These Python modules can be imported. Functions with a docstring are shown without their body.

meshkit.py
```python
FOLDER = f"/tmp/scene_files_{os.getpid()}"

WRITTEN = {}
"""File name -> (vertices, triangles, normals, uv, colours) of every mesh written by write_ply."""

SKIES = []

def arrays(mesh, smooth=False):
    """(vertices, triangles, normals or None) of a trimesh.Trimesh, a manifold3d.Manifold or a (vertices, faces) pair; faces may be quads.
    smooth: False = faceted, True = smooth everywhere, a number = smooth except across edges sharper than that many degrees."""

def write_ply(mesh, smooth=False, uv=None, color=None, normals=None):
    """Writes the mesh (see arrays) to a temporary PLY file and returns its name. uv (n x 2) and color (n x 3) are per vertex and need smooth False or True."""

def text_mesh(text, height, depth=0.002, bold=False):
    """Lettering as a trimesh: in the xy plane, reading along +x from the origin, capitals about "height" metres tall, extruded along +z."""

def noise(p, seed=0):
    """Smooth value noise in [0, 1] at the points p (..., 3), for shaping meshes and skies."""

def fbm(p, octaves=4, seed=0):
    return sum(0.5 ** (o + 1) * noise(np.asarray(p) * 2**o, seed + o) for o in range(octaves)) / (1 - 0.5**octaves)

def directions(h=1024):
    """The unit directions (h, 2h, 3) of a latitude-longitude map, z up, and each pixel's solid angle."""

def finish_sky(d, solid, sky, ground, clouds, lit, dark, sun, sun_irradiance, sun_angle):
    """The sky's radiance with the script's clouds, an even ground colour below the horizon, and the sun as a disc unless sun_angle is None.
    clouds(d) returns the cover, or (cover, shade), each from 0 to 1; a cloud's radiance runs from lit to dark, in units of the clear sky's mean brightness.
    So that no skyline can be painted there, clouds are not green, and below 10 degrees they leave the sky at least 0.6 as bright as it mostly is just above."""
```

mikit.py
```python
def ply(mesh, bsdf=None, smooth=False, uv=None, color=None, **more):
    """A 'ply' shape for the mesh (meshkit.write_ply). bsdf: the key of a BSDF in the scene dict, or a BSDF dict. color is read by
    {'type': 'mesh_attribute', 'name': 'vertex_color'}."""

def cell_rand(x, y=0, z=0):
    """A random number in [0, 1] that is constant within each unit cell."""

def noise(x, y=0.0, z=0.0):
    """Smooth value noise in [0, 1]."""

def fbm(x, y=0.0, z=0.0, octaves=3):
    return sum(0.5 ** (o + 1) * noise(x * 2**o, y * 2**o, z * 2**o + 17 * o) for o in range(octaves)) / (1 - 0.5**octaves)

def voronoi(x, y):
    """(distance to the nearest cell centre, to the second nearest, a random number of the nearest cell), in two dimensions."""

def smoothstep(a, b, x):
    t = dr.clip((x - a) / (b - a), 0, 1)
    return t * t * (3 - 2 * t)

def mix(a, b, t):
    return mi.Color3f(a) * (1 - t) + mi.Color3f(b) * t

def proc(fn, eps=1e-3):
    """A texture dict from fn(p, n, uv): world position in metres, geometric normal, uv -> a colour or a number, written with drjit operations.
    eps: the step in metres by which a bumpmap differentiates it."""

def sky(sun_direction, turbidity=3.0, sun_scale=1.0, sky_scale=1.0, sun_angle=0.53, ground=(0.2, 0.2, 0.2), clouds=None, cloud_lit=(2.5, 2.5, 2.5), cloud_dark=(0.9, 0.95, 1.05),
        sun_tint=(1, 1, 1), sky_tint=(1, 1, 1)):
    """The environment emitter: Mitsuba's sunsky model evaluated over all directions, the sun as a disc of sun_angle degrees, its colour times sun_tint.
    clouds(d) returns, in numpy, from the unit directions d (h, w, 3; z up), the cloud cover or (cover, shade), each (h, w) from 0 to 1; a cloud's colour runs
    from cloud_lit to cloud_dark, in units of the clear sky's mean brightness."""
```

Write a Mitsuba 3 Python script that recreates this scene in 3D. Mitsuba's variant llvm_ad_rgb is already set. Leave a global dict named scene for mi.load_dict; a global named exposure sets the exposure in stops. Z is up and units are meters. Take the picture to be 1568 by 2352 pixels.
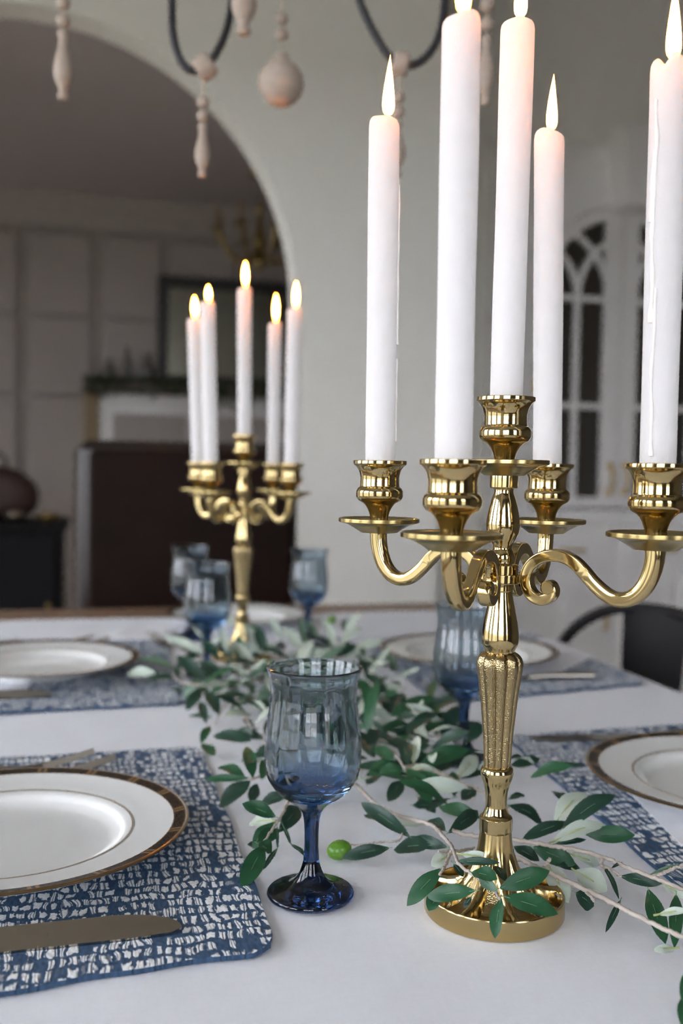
import math, random
import numpy as np, trimesh, mitsuba as mi, drjit as dr
import shapely.geometry as sg
from scipy.interpolate import CubicSpline, PchipInterpolator
import mikit
from mikit import proc, noise, fbm, voronoi, cell_rand, smoothstep, mix
T = mi.ScalarTransform4f
PI = math.pi
scene, labels = {}, {}

# ---------------------------------------------------------------- camera, sky, exposure
ZT = 0.76                                   # top of the cloth
YAW, PITCH, ROLL, FPX = 14.0, 2.494, 0.978, 2287.0
_y, _p, _r = map(math.radians, (YAW, PITCH, ROLL))
_f = np.array([math.sin(_y)*math.cos(_p), math.cos(_y)*math.cos(_p), -math.sin(_p)])
_rt = np.array([math.cos(_y), -math.sin(_y), 0.0]); _u = np.cross(_rt, _f)
_up = -_rt*math.sin(_r) + _u*math.cos(_r)
EYE = np.array([0, 0, ZT+0.30])
scene['camera'] = {'type': 'thinlens', 'fov_axis': 'x', 'fov': math.degrees(2*math.atan(784/FPX)), 'aperture_radius': 0.0037, 'focus_distance': 0.672,
    'near_clip': 0.02, 'far_clip': 100.0, 'to_world': T().look_at(origin=EYE.tolist(), target=(EYE+_f).tolist(), up=_up.tolist())}
exposure = 3.52
def _overcast(d):
    n = np.clip(0.5+0.25*np.sin(3*d[..., 0]+1)*np.cos(2.3*d[..., 1])+0.2*np.sin(5*d[..., 2]+2*d[..., 0]), 0, 1)
    return np.full(d.shape[:2], 0.97), 0.35*n
scene['sky'] = mikit.sky([-0.6, -0.4, 0.7], turbidity=4, sun_scale=0.0, clouds=_overcast, cloud_lit=(6.6, 6.8, 7.4), cloud_dark=(4.8, 5.0, 5.6), ground=(0.25, 0.25, 0.22))

# ---------------------------------------------------------------- helpers
_counts = {}
def key(name, parent=None):
    k = f'{parent}__{name}' if parent else name
    n = _counts.get(k, 0); _counts[k] = n+1
    return k if n == 0 else f'{k}_{n:03d}'
def obj(name, mesh, mat, parent=None, smooth=False, uv=None, color=None, **more):
    k = key(name, parent)
    scene[k] = mikit.ply(mesh, mat, smooth, uv=uv, color=color, **more)
    return k
def thing(name, label, cat, group=None):
    k = key(name); labels[k] = {'label': label, 'category': cat}
    if group: labels[k]['group'] = group
    return k
def tag(k, label, cat=None, group=None, kind=None):
    d = labels.setdefault(k, {})
    if label: d['label'] = label
    if cat: d['category'] = cat
    if group: d['group'] = group
    if kind: d['kind'] = kind
    return k
def struct(name, mesh, mat, smooth=False, label=None):
    k = obj(name, mesh, mat, None, smooth); labels[k] = {'kind': 'structure'}
    if label: labels[k]['label'] = label
    return k
def cat(*ms):
    ms = [m for m in ms if m is not None]
    vs, fs, o = [], [], 0
    for m in ms:
        v, f = (m.vertices, m.faces) if hasattr(m, 'vertices') else m
        vs.append(np.asarray(v)); fs.append(np.asarray(f)+o); o += len(v)
    return trimesh.Trimesh(np.vstack(vs), np.vstack(fs), process=False)
def quads(q): q = np.asarray(q); return np.vstack([q[:, [0, 1, 2]], q[:, [0, 2, 3]]])
def box(x0, x1, y0, y1, z0, z1, b=0.0):
    c = np.array([(x0+x1)/2, (y0+y1)/2, (z0+z1)/2]); h = np.array([abs(x1-x0), abs(y1-y0), abs(z1-z0)])/2
    b = min(b, h.min()*0.9)
    if b <= 0:
        m = trimesh.creation.box(2*h); m.apply_translation(c); return m
    pts = [np.array([sx, sy, sz])*(h-b*(np.arange(3) != k)) for sx in (-1, 1) for sy in (-1, 1) for sz in (-1, 1) for k in range(3)]
    m = trimesh.convex.convex_hull(np.array(pts)); m.apply_translation(c); return m
def lathe(prof, n=64, flute=None, uvs=False):
    """prof: (r, z) from bottom to top; flute(r, z, theta) -> radius."""
    prof = np.asarray(prof, float); m = len(prof)
    th = np.arange(n)*2*PI/n
    r, z = prof[:, 0][:, None], prof[:, 1][:, None]
    rr = r*np.ones((1, n)) if flute is None else flute(r, z, th[None, :])
    zz = z*np.ones((1, n))
    v = np.stack([rr*np.cos(th), rr*np.sin(th), zz], -1).reshape(-1, 3)
    i, j = np.meshgrid(np.arange(m-1), np.arange(n), indexing='ij')
    q = np.stack([i*n+j, i*n+(j+1) % n, (i+1)*n+(j+1) % n, (i+1)*n+j], -1).reshape(-1, 4)
    f = quads(q)
    a = np.linalg.norm(np.cross(v[f[:, 1]]-v[f[:, 0]], v[f[:, 2]]-v[f[:, 0]]), axis=1)
    return trimesh.Trimesh(v, f[a > 1e-14], process=False)
def rings(prof, k=6, sharp=()):
    """a smooth profile through points (Catmull-Rom by chord)."""
    p = np.asarray(prof, float); t = np.concatenate([[0], np.cumsum(np.linalg.norm(np.diff(p, axis=0), axis=1))])
    s = np.concatenate([np.linspace(t[i], t[i+1], k, endpoint=False) for i in range(len(t)-1)]+[[t[-1]]])
    return np.stack([PchipInterpolator(t, p[:, 0])(s), PchipInterpolator(t, p[:, 1])(s)], -1)
def spline(pts, n=40):
    p = np.asarray(pts, float); t = np.concatenate([[0], np.cumsum(np.linalg.norm(np.diff(p, axis=0), axis=1)**0.6)])
    if len(p) == 2: return p[0]+(p[1]-p[0])*np.linspace(0, 1, n)[:, None]
    return CubicSpline(t, p)(np.linspace(0, t[-1], n))
def tube(p, r, sides=10, up=(0, 0, 1), ry=None, pw=2.0, caps=True):
    """swept tube; r along 'side', ry along the other normal; pw > 2 squares the section."""
    p = np.asarray(p, float); n = len(p); r = np.broadcast_to(r, (n,)); ry = r if ry is None else np.broadcast_to(ry, (n,))
    t = np.gradient(p, axis=0); t /= np.linalg.norm(t, axis=1, keepdims=True)+1e-12
    up = np.asarray(up, float); a = np.cross(t, up)
    bad = np.linalg.norm(a, axis=1) < 0.05
    a[bad] = np.cross(t[bad], [0.31, 0.95, 0.1]); a /= np.linalg.norm(a, axis=1, keepdims=True)
    for i in range(1, n):
        if a[i] @ a[i-1] < 0: a[i] *= -1
    b = np.cross(a, t)
    th = np.arange(sides)*2*PI/sides
    c, s = np.cos(th)[None, :], np.sin(th)[None, :]
    c, s = np.sign(c)*np.abs(c)**(2/np.asarray(pw)), np.sign(s)*np.abs(s)**(2/np.asarray(pw))
    v = (p[:, None]+(r[:, None]*c)[..., None]*a[:, None]+(ry[:, None]*s)[..., None]*b[:, None]).reshape(-1, 3)
    i, j = np.meshgrid(np.arange(n-1), np.arange(sides), indexing='ij')
    q = np.stack([i*sides+j, i*sides+(j+1) % sides, (i+1)*sides+(j+1) % sides, (i+1)*sides+j], -1).reshape(-1, 4)
    f = quads(q)[:, ::-1]
    if caps:
        v = np.vstack([v, p[0]-t[0]*r[0]*.3, p[-1]+t[-1]*r[-1]*.3]); k = n*sides
        f = np.vstack([f]+[[[k, j, (j+1) % sides], [k+1, (n-1)*sides+(j+1) % sides, (n-1)*sides+j]] for j in range(sides)])
    m = trimesh.Trimesh(v, f, process=False)
    if m.volume < 0: m.invert()
    return m
def ball(c, r, sub=2, s=(1, 1, 1)):
    m = trimesh.creation.icosphere(sub, r); m.apply_scale(s); m.apply_translation(c); return m
def extr(poly, y0, y1):
    """polygon in (x, z) extruded along y from y0 to y1."""
    m = trimesh.creation.extrude_polygon(poly, y1-y0)
    v = np.array(m.vertices); w = np.stack([v[:, 0], y0+(y1-y0)-v[:, 2], v[:, 1]], -1)
    return trimesh.Trimesh(w, m.faces, process=False)
def extx(poly, x0, x1):
    """polygon in (y, z) extruded along x."""
    m = trimesh.creation.extrude_polygon(poly, x1-x0)
    v = np.array(m.vertices); w = np.stack([x0+v[:, 2], v[:, 0], v[:, 1]], -1)
    return trimesh.Trimesh(w, m.faces, process=False)
def moved(m, loc=(0, 0, 0), rz=0.0, tilt=None):
    m = m.copy()
    if tilt is not None: m.apply_transform(tilt)
    if rz: m.apply_transform(trimesh.transformations.rotation_matrix(rz, [0, 0, 1]))
    m.apply_translation(loc); return m
def rect(x0, x1, z0, z1): return sg.box(x0, z0, x1, z1)

# ---------------------------------------------------------------- materials
def mat(name, d, two=True):
    scene[name] = {'type': 'twosided', 'b': d} if two else d
    return name
def rgb(*c): return {'type': 'rgb', 'value': list(c)}
def princ(c, rough=0.5, **k): return {'type': 'principled', 'base_color': c if isinstance(c, dict) else rgb(*c), 'roughness': rough, **k}
def wallfn(c, s=0.03):
    return proc(lambda p, n, uv: mi.Color3f(*c)*(1-s+2*s*fbm(p.x*1.7, p.y*1.7, p.z*1.7, 2)))
mat('m_wall', {'type': 'diffuse', 'reflectance': wallfn((.83, .83, .775))})
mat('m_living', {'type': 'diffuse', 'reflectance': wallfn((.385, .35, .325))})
mat('m_ceiling', {'type': 'diffuse', 'reflectance': wallfn((.62, .62, .60))})
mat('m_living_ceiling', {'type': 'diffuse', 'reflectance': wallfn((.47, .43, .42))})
mat('m_trim', princ((.70, .69, .67), .45))
mat('m_cabinet', princ((.80, .79, .775), .40))
def floorfn(p, n, uv):
    k = dr.floor(p.x/0.12); g = fbm(p.x*40+k*7, p.y*2.5, k, 3)
    return mix((.16, .10, .06), (.30, .20, .12), .6*g+.4*cell_rand(k, dr.floor(p.y/1.3+.37*k)))
mat('m_floor', princ(proc(floorfn), .35))
def woodfn(p, n, uv):
    g = fbm(p.x*3, p.y*45, p.z*30, 3)
    return mix((.10, .062, .04), (.20, .135, .09), g)
mat('m_tablewood', princ(proc(woodfn), .45))
def clothfn(p, n, uv):
    w = noise(p.x*900, p.y*160)*.5+noise(p.x*160, p.y*900)*.5
    return mi.Color3f(.79, .81, .86)*(0.975+.045*w)
mat('m_cloth', {'type': 'diffuse', 'reflectance': proc(clothfn)})
mat('m_napkin', {'type': 'diffuse', 'reflectance': rgb(.78, .79, .83)})
def weave(p):
    # clusters of two or three white threads between raised blue yarns
    wx = p.x+.0022*(noise(p.x*150, p.y*90)-.5)*2; wy = p.y+.0036*(noise(p.x*120+40, p.y*60)-.5)*2
    cy, cx = .0132, .0064
    row = dr.floor(wy/cy); v = wy/cy-row-.5
    ux = wx/cx+.45*cell_rand(row, 3)+.12*dr.sin(row*1.7); col = dr.floor(ux); u = ux-col-.5
    hw = .25+.16*cell_rand(col, row, 1)+.25*(noise(p.x*700, p.y*350)-.5); hh = .25+.16*cell_rand(col, row, 2)+.25*(noise(p.x*800+9, p.y*300)-.5)
    e = smoothstep(hw+.07, hw-.07, dr.abs(u+.25*v*(cell_rand(col, row, 6)-.5)))*smoothstep(hh+.09, hh-.07, dr.abs(v))
    th = .5+.5*dr.cos(2*PI*u*(2.2+1.6*cell_rand(col, row, 5))+6*cell_rand(col, row, 8))
    split = mix((1, 1, 1), (0, 0, 0), .85*smoothstep(.62, .95, th)*smoothstep(.25, .5, cell_rand(col, row, 4))).x
    gone = smoothstep(.10, .16, cell_rand(col, row, 9))
    return e*split*gone*(0.75+.5*noise(p.x*900, p.y*900))
def matfn(p, n, uv):
    w = dr.clip(weave(p), 0, 1)*smoothstep(.55, .9, n.z)
    blue = mix((.018, .046, .098), (.040, .085, .160), noise(p.x*700, p.y*260))
    return blue*(1-w)+mi.Color3f(.74, .76, .77)*w
def mathf(p, n, uv): return weave(p)+.35*noise(p.x*700, p.y*700)
mat('m_mat', {'type': 'bumpmap', 't': proc(mathf, .0003), 'scale': .0009, 'b': princ(proc(matfn), .85)})
mat('m_china', princ((.66, .665, .65), .12, specular=.5, clearcoat=.6, clearcoat_gloss=.95))
def bandfn(p, n, uv):
    # uv.x runs round the rim, uv.y across the band
    a = uv.x*18; k = dr.floor(a); f = dr.abs(a-k-.5)
    rope = voronoi(uv.x*260, uv.y*5)[0]
    c = mix((.013, .010, .008), (.050, .033, .021), smoothstep(.5, .1, rope))
    med = smoothstep(.10, .07, f)
    c = c*(1-med)+med*mix((.20, .115, .04), (.02, .02, .03), smoothstep(.035, .02, f))
    edge = smoothstep(.12, .05, uv.y)+smoothstep(.86, .93, uv.y)
    return c*(1-edge)+edge*mi.Color3f(.11, .07, .035)
mat('m_band', princ(proc(bandfn), .30, specular=.3))
mat('m_gold', princ((.34, .24, .13), .22, metallic=1.0))
mat('m_verge', princ((.42, .38, .32), .3, metallic=.5))
mat('m_silver', princ((.42, .39, .34), .16, metallic=1.0))
mat('m_brass', princ((.54, .42, .205), .08, metallic=1.0))
mat('m_brass_soft', princ((.47, .365, .16), .20, metallic=1.0))
mat('m_brass_satin', princ((.50, .38, .175), .16, metallic=1.0))
def castfn(p, n, uv): return noise(p.x*2200, p.y*2200, p.z*1500)+.6*noise(p.x*900, p.y*900, p.z*500)
mat('m_brass_cast', {'type': 'bumpmap', 't': proc(castfn, .0002), 'scale': .00022, 'b': princ((.38, .295, .155), .20, metallic=1.0)})
mat('m_wax', {'type': 'principledthin', 'base_color': rgb(.91, .90, .895), 'roughness': .35, 'diff_trans': .75, 'eta': 1.45, 'spec_trans': 0.0}, False)
mat('m_drip', princ((.88, .84, .80), .35))
mat('m_wick', {'type': 'diffuse', 'reflectance': rgb(.03, .02, .018)})
def glassfn(p, n, uv):
    h = (p.z-ZT)/.162
    a = smoothstep(.43, .50, h); b = smoothstep(.455, .585, h)
    low = mi.Color3f(.17, .285, .47); midc = mi.Color3f(.34, .54, .78); top = mi.Color3f(.74, .79, .825)
    foot = smoothstep(.17, .05, h)
    low = low*(1-foot)+mi.Color3f(.09, .15, .27)*foot
    c = low*(1-a)+midc*a
    return c*(1-b)+top*b
mat('m_glass', {'type': 'dielectric', 'int_ior': 1.5, 'specular_transmittance': proc(glassfn)}, False)
mat('m_pane', {'type': 'thindielectric', 'int_ior': 1.5}, False)
def leathfn(p, n, uv): return mix((.006, .004, .0034), (.018, .0095, .007), fbm(p.x*9, p.y*9, p.z*9, 4))
mat('m_leather', princ(proc(leathfn), .45, specular=.05))
mat('m_leather_gloss', princ(proc(leathfn), .30, specular=.4, clearcoat=.35, clearcoat_gloss=.6))
mat('m_black', princ((.006, .006, .007), .55, specular=.1))
mat('m_iron', princ((.03, .03, .034), .42, metallic=.5))
mat('m_blackmetal', princ((.010, .010, .011), .5, specular=.18))
def beadfn(p, n, uv): return mix((.34, .27, .215), (.46, .385, .32), fbm(p.x*60, p.y*60, p.z*220, 3))
mat('m_bead', princ(proc(beadfn), .6))
mat('m_cord', {'type': 'diffuse', 'reflectance': rgb(.55, .47, .36)})
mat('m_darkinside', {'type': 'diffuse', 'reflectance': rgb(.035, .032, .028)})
mat('m_wall_near', {'type': 'diffuse', 'reflectance': wallfn((.13, .12, .105))})
mat('m_mantelwood', princ((.055, .05, .035), .6))
mat('m_goldwood', princ((.20, .14, .06), .5))
mat('m_mirrorframe', princ((.018, .018, .018), .5))
mat('m_mirror', princ((.22, .22, .18), .35, metallic=1.0))
mat('m_firebox', {'type': 'diffuse', 'reflectance': rgb(.05, .045, .042)})
mat('m_dullbrass', princ((.30, .22, .09), .35, metallic=.9))
def greenfn(p, n, uv): return mix((.010, .050, .022), (.020, .088, .036), fbm(p.x*55, p.y*55, p.z*55, 3))
def dkgreenfn(p, n, uv): return mix((.010, .032, .022), (.016, .055, .034), fbm(p.x*55, p.y*55, p.z*55, 3))
_pale = princ((.40, .47, .40), .6)
scene['m_leaf'] = {'type': 'twosided', 'a': princ(proc(greenfn), .44, specular=.35), 'b': _pale}
scene['m_leaf_dark'] = {'type': 'twosided', 'a': princ(proc(dkgreenfn), .44, specular=.4), 'b': _pale}
scene['m_leaf_grey'] = {'type': 'twosided', 'a': princ((.07, .13, .085), .45, specular=.4), 'b': _pale}
mat('m_twig', {'type': 'diffuse', 'reflectance': proc(lambda p, n, uv: mix((.30, .26, .22), (.56, .51, .46), fbm(p.x*120, p.y*120, p.z*120, 2)))})
mat('m_hardware', princ((.60, .44, .14), .42, metallic=.7))
mat('m_midrib', princ((.10, .20, .11), .5))
mat('m_midrib_pale', princ((.34, .38, .16), .6))
mat('m_olive', princ(proc(lambda p, n, uv: mix((.06, .17, .012), (.115, .26, .03), fbm(p.x*150, p.y*150, p.z*150, 2))), .25))
mat('m_darkolive', princ((.05, .03, .02), .2))
mat('m_mantelgreen', {'type': 'diffuse', 'reflectance': rgb(.04, .055, .03)})
mat('m_redbag', princ((.030, .012, .009), .6))
mat('m_greyjar', princ((.09, .085, .075), .4))
FLAME = proc(lambda p, n, uv: mi.Color3f(22, 6.4, .42)*(.22+.78*smoothstep(.02, .32, uv.y))*(1-.35*smoothstep(.7, 1.0, uv.y)))

# ---------------------------------------------------------------- the room
WY, WT = 3.40, 0.13                          # arch wall
CEIL = 3.15
struct('floor', box(-3.4, 3.5, -2.5, 6.0, -.1, 0), 'm_floor')
struct('ceiling', box(-2.5, 3.5, -2.5, 4.1, CEIL, CEIL+.1), 'm_ceiling')
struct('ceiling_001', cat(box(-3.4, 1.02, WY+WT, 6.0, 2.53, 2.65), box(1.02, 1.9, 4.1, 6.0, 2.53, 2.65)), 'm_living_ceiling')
AX, AZ, AR = -.218, 1.635, .893
th = np.linspace(0, PI, 49)
arch = sg.Polygon([(AX+AR, -.01)]+[(AX+AR*math.cos(t), AZ+AR*math.sin(t)) for t in th]+[(AX-AR, -.01)])
struct('wall_far', extr(rect(-2.3, 1.2, 0, CEIL).difference(arch), WY, WY+WT), 'm_wall')
struct('wall_return', box(1.02, 1.2, WY+WT, 4.1, 0, CEIL), 'm_wall')
struct('wall_cabinet', box(1.2, 3.5, 3.95, 4.1, 0, CEIL), 'm_wall')
struct('wall_right', box(3.3, 3.5, -2.5, 3.95, 0, CEIL), 'm_wall_near')
LW = [(-1.75, -.45), (-.15, 1.15), (1.55, 2.85)]   # windows of the left wall (y from, y to)
hole = rect(-2.3, WY+WT, 0, CEIL)
for a, b in LW: hole = hole.difference(rect(a, b, .35, 2.5))
struct('wall_left', extx(hole, -2.5, -2.3), 'm_wall')
BW = [(-1.7, -.1), (1.0, 1.9)]
hole = rect(-2.5, 3.3, 0, CEIL)
for a, b in BW: hole = hole.difference(rect(a, b, .5, 2.5))
struct('wall_near', extr(hole, -2.5, -2.3), 'm_wall_near')
n = 0
for a, b in LW:
    n += 1; o = -2.42
    bars = [box(o-.03, o+.03, a, a+.05, .35, 2.5), box(o-.03, o+.03, b-.05, b, .35, 2.5), box(o-.03, o+.03, a, b, .35, .40), box(o-.03, o+.03, a, b, 2.45, 2.5),
            box(o-.02, o+.02, (a+b)/2-.03, (a+b)/2+.03, .35, 2.5), box(o-.012, o+.012, a, b, 1.42, 1.46)]
    struct(f'window_{n}', cat(*bars), 'm_trim')
for a, b in BW:
    n += 1; o = -2.42
    bars = [box(a, a+.05, o-.03, o+.03, .5, 2.5), box(b-.05, b, o-.03, o+.03, .5, 2.5), box(a, b, o-.03, o+.03, .5, .55), box(a, b, o-.03, o+.03, 2.45, 2.5),
            box((a+b)/2-.03, (a+b)/2+.03, o-.02, o+.02, .5, 2.5), box(a, b, o-.012, o+.012, 1.48, 1.52)]
    struct(f'window_{n}', cat(*bars), 'm_trim')
# living room behind the arch
LY = 5.80
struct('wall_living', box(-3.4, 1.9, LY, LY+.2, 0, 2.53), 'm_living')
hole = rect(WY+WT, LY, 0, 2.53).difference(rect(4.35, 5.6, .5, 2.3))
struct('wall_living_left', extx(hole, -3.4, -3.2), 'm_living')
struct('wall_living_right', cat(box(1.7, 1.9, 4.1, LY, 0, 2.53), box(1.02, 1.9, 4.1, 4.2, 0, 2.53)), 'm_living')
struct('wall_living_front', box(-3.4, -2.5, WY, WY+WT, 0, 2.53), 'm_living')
# panelled back wall: raised boards with narrow recessed channels between them
cols = [(-3.1, -2.70), (-2.63, -1.98), (-1.91, -1.55), (-1.48, -1.17), (-1.10, -.80), (-.73, -.417), (-.348, -.022), (.048, .365), (.43, .78), (.85, 1.2), (1.27, 1.66)]
rows = [(.15, .75), (.765, 1.43), (1.445, 1.87), (1.885, 2.33)]
for a, b in cols:
    for c, d in rows:
        obj('panel', box(a, b, LY-.028, LY, c, d, .006), 'm_living', 'wall_living')
prof = sg.Polygon([(LY, 2.53), (LY-.12, 2.53), (LY-.105, 2.51), (LY-.05, 2.44), (LY-.035, 2.40), (LY-.03, 2.36), (LY, 2.36)])
struct('trim_1', extx(prof, -3.2, 1.7), 'm_living')
struct('baseboard_far', box(AX+AR, 1.2, WY-.015, WY, 0, .14), 'm_trim')
struct('baseboard_cabinet', box(1.2, 1.585, 3.935, 3.95, 0, .14), 'm_trim')

# ---------------------------------------------------------------- built-in cabinet on the right
CY = 3.95
t = thing('china_cabinet', 'white built-in china cabinet with arched glazed doors and keystone, on the right wall', 'cabinet')
CX = 2.195
left, right = 1.60, 2.79
archR = .40
op = sg.Polygon([(CX+archR, .90)]+[(CX+archR*math.cos(a), 1.80+archR*math.sin(a)) for a in np.linspace(0, PI, 33)]+[(CX-archR, .90)])
face = rect(left, right, .87, 2.42).difference(op)
obj('surround', extr(face, CY-.05, CY-.001), 'm_cabinet', t)
# box of the shelves set into the wall front
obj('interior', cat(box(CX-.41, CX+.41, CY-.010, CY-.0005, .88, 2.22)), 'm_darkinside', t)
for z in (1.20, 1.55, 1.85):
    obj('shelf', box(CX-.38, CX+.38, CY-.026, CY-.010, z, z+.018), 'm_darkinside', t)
ring = sg.Polygon([(CX+(archR+.095)*math.cos(a), 1.80+(archR+.095)*math.sin(a)) for a in np.linspace(0, PI, 33)]+[(CX+archR*math.cos(a), 1.80+archR*math.sin(a)) for a in np.linspace(PI, 0, 33)])
obj('arch_casing', extr(ring, CY-.075, CY-.05), 'm_cabinet', t)
ks = sg.Polygon([(CX-.055, 2.17), (CX+.055, 2.17), (CX+.095, 2.50), (CX-.095, 2.50)])
obj('keystone', extr(ks, CY-.20, CY-.05), 'm_cabinet', t)
obj('top_moulding', cat(box(left-.02, right+.02, CY-.07, CY-.001, 2.42, 2.45, .004), box(left, right, CY-.06, CY-.001, 2.39, 2.42)), 'm_cabinet', t)
for s in (-1, 1):
    obj('pilaster', box(CX+s*.555-.03, CX+s*.555+.03, CY-.065, CY-.05, .9, 2.39, .004), 'm_cabinet', t)
for s in (-1, 1):
    # one door = half of the arch
    def half(r0, r1):
        a = np.linspace(PI/2, 0, 25)
        pts = [(CX+s*r0, .91+r0*0)]+[(CX+s*r0, 1.80+math.sqrt(max(r1*r1-r0*r0, 0)))]+[(CX+s*r1*math.cos(q), 1.80+r1*math.sin(q)) for q in a if r1*math.cos(q) > r0]+[(CX+s*r1, .91)]
        return sg.Polygon(pts).buffer(0)
    outer = half(.003, archR-.004)
    glass = half(.078, archR-.055).intersection(rect(CX-1, CX+1, .955, 2.4))
    d = obj('door', extr(outer.difference(glass), CY-.056, CY-.028), 'm_cabinet', t)
    obj('pane', extr(glass, CY-.042, CY-.040), 'm_pane', d)
    mx = CX+s*.205
    bars = [extr(rect(mx-.011, mx+.011, .95, 1.80), CY-.056, CY-.030)]
    for z in (1.80, 1.345):
        bars.append(extr(glass.intersection(rect(CX-1, CX+1, z-.012, z+.012)), CY-.057, CY-.031))
    # interlaced arcs above the spring line
    def arc(cx, cz, r, a0, a1, w=.011):
        A = np.linspace(a0, a1, 20)
        p = sg.Polygon([(cx+(r+w)*math.cos(q), cz+(r+w)*math.sin(q)) for q in A]+[(cx+(r-w)*math.cos(q), cz+(r-w)*math.sin(q)) for q in A[::-1]])
        return p.buffer(0).intersection(glass)
    for g in (arc(mx-s*.29, 1.80, .29, 0 if s > 0 else PI, PI/2, .011), arc(mx+s*.24, 1.80, .24, PI if s > 0 else 0, PI/2, .011), arc(CX+s*.36, 1.80, .30, PI/2, PI if s > 0 else 0, .011)):
        if not g.is_empty:
            for pg in (g.geoms if hasattr(g, 'geoms') else [g]):
                if pg.area > 1e-4: bars.append(extr(pg, CY-.057, CY-.031))
    obj('muntins', cat(*bars), 'm_cabinet', d)
    hx = CX+s*.036
    obj('handle', cat(tube(spline([(hx, CY-.056, 1.095), (hx, CY-.082, 1.08), (hx, CY-.086, 1.035), (hx, CY-.082, .99), (hx, CY-.056, .975)], 16), .006, 8),
        ball((hx, CY-.058, 1.093), .013, 1, (1, .5, 1.3)), ball((hx, CY-.058, .978), .013, 1, (1, .5, 1.3))), 'm_hardware', d, 40)
    for z in (1.02, 1.42, 1.80):
        obj('hinge', cat(box(CX+s*.392-.012, CX+s*.392+.012, CY-.060, CY-.055, z-.03, z+.03, .002), tube([(CX+s*.396, CY-.06, z-.034), (CX+s*.396, CY-.06, z+.034)], .005, 8)), 'm_hardware', d)
obj('counter', box(left-.03, right+.03, CY-.10, CY-.001, .835, .87, .006), 'm_cabinet', t)
obj('base', box(left, right, CY-.070, CY-.001, 0.0, .835), 'm_cabinet', t)
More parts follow.
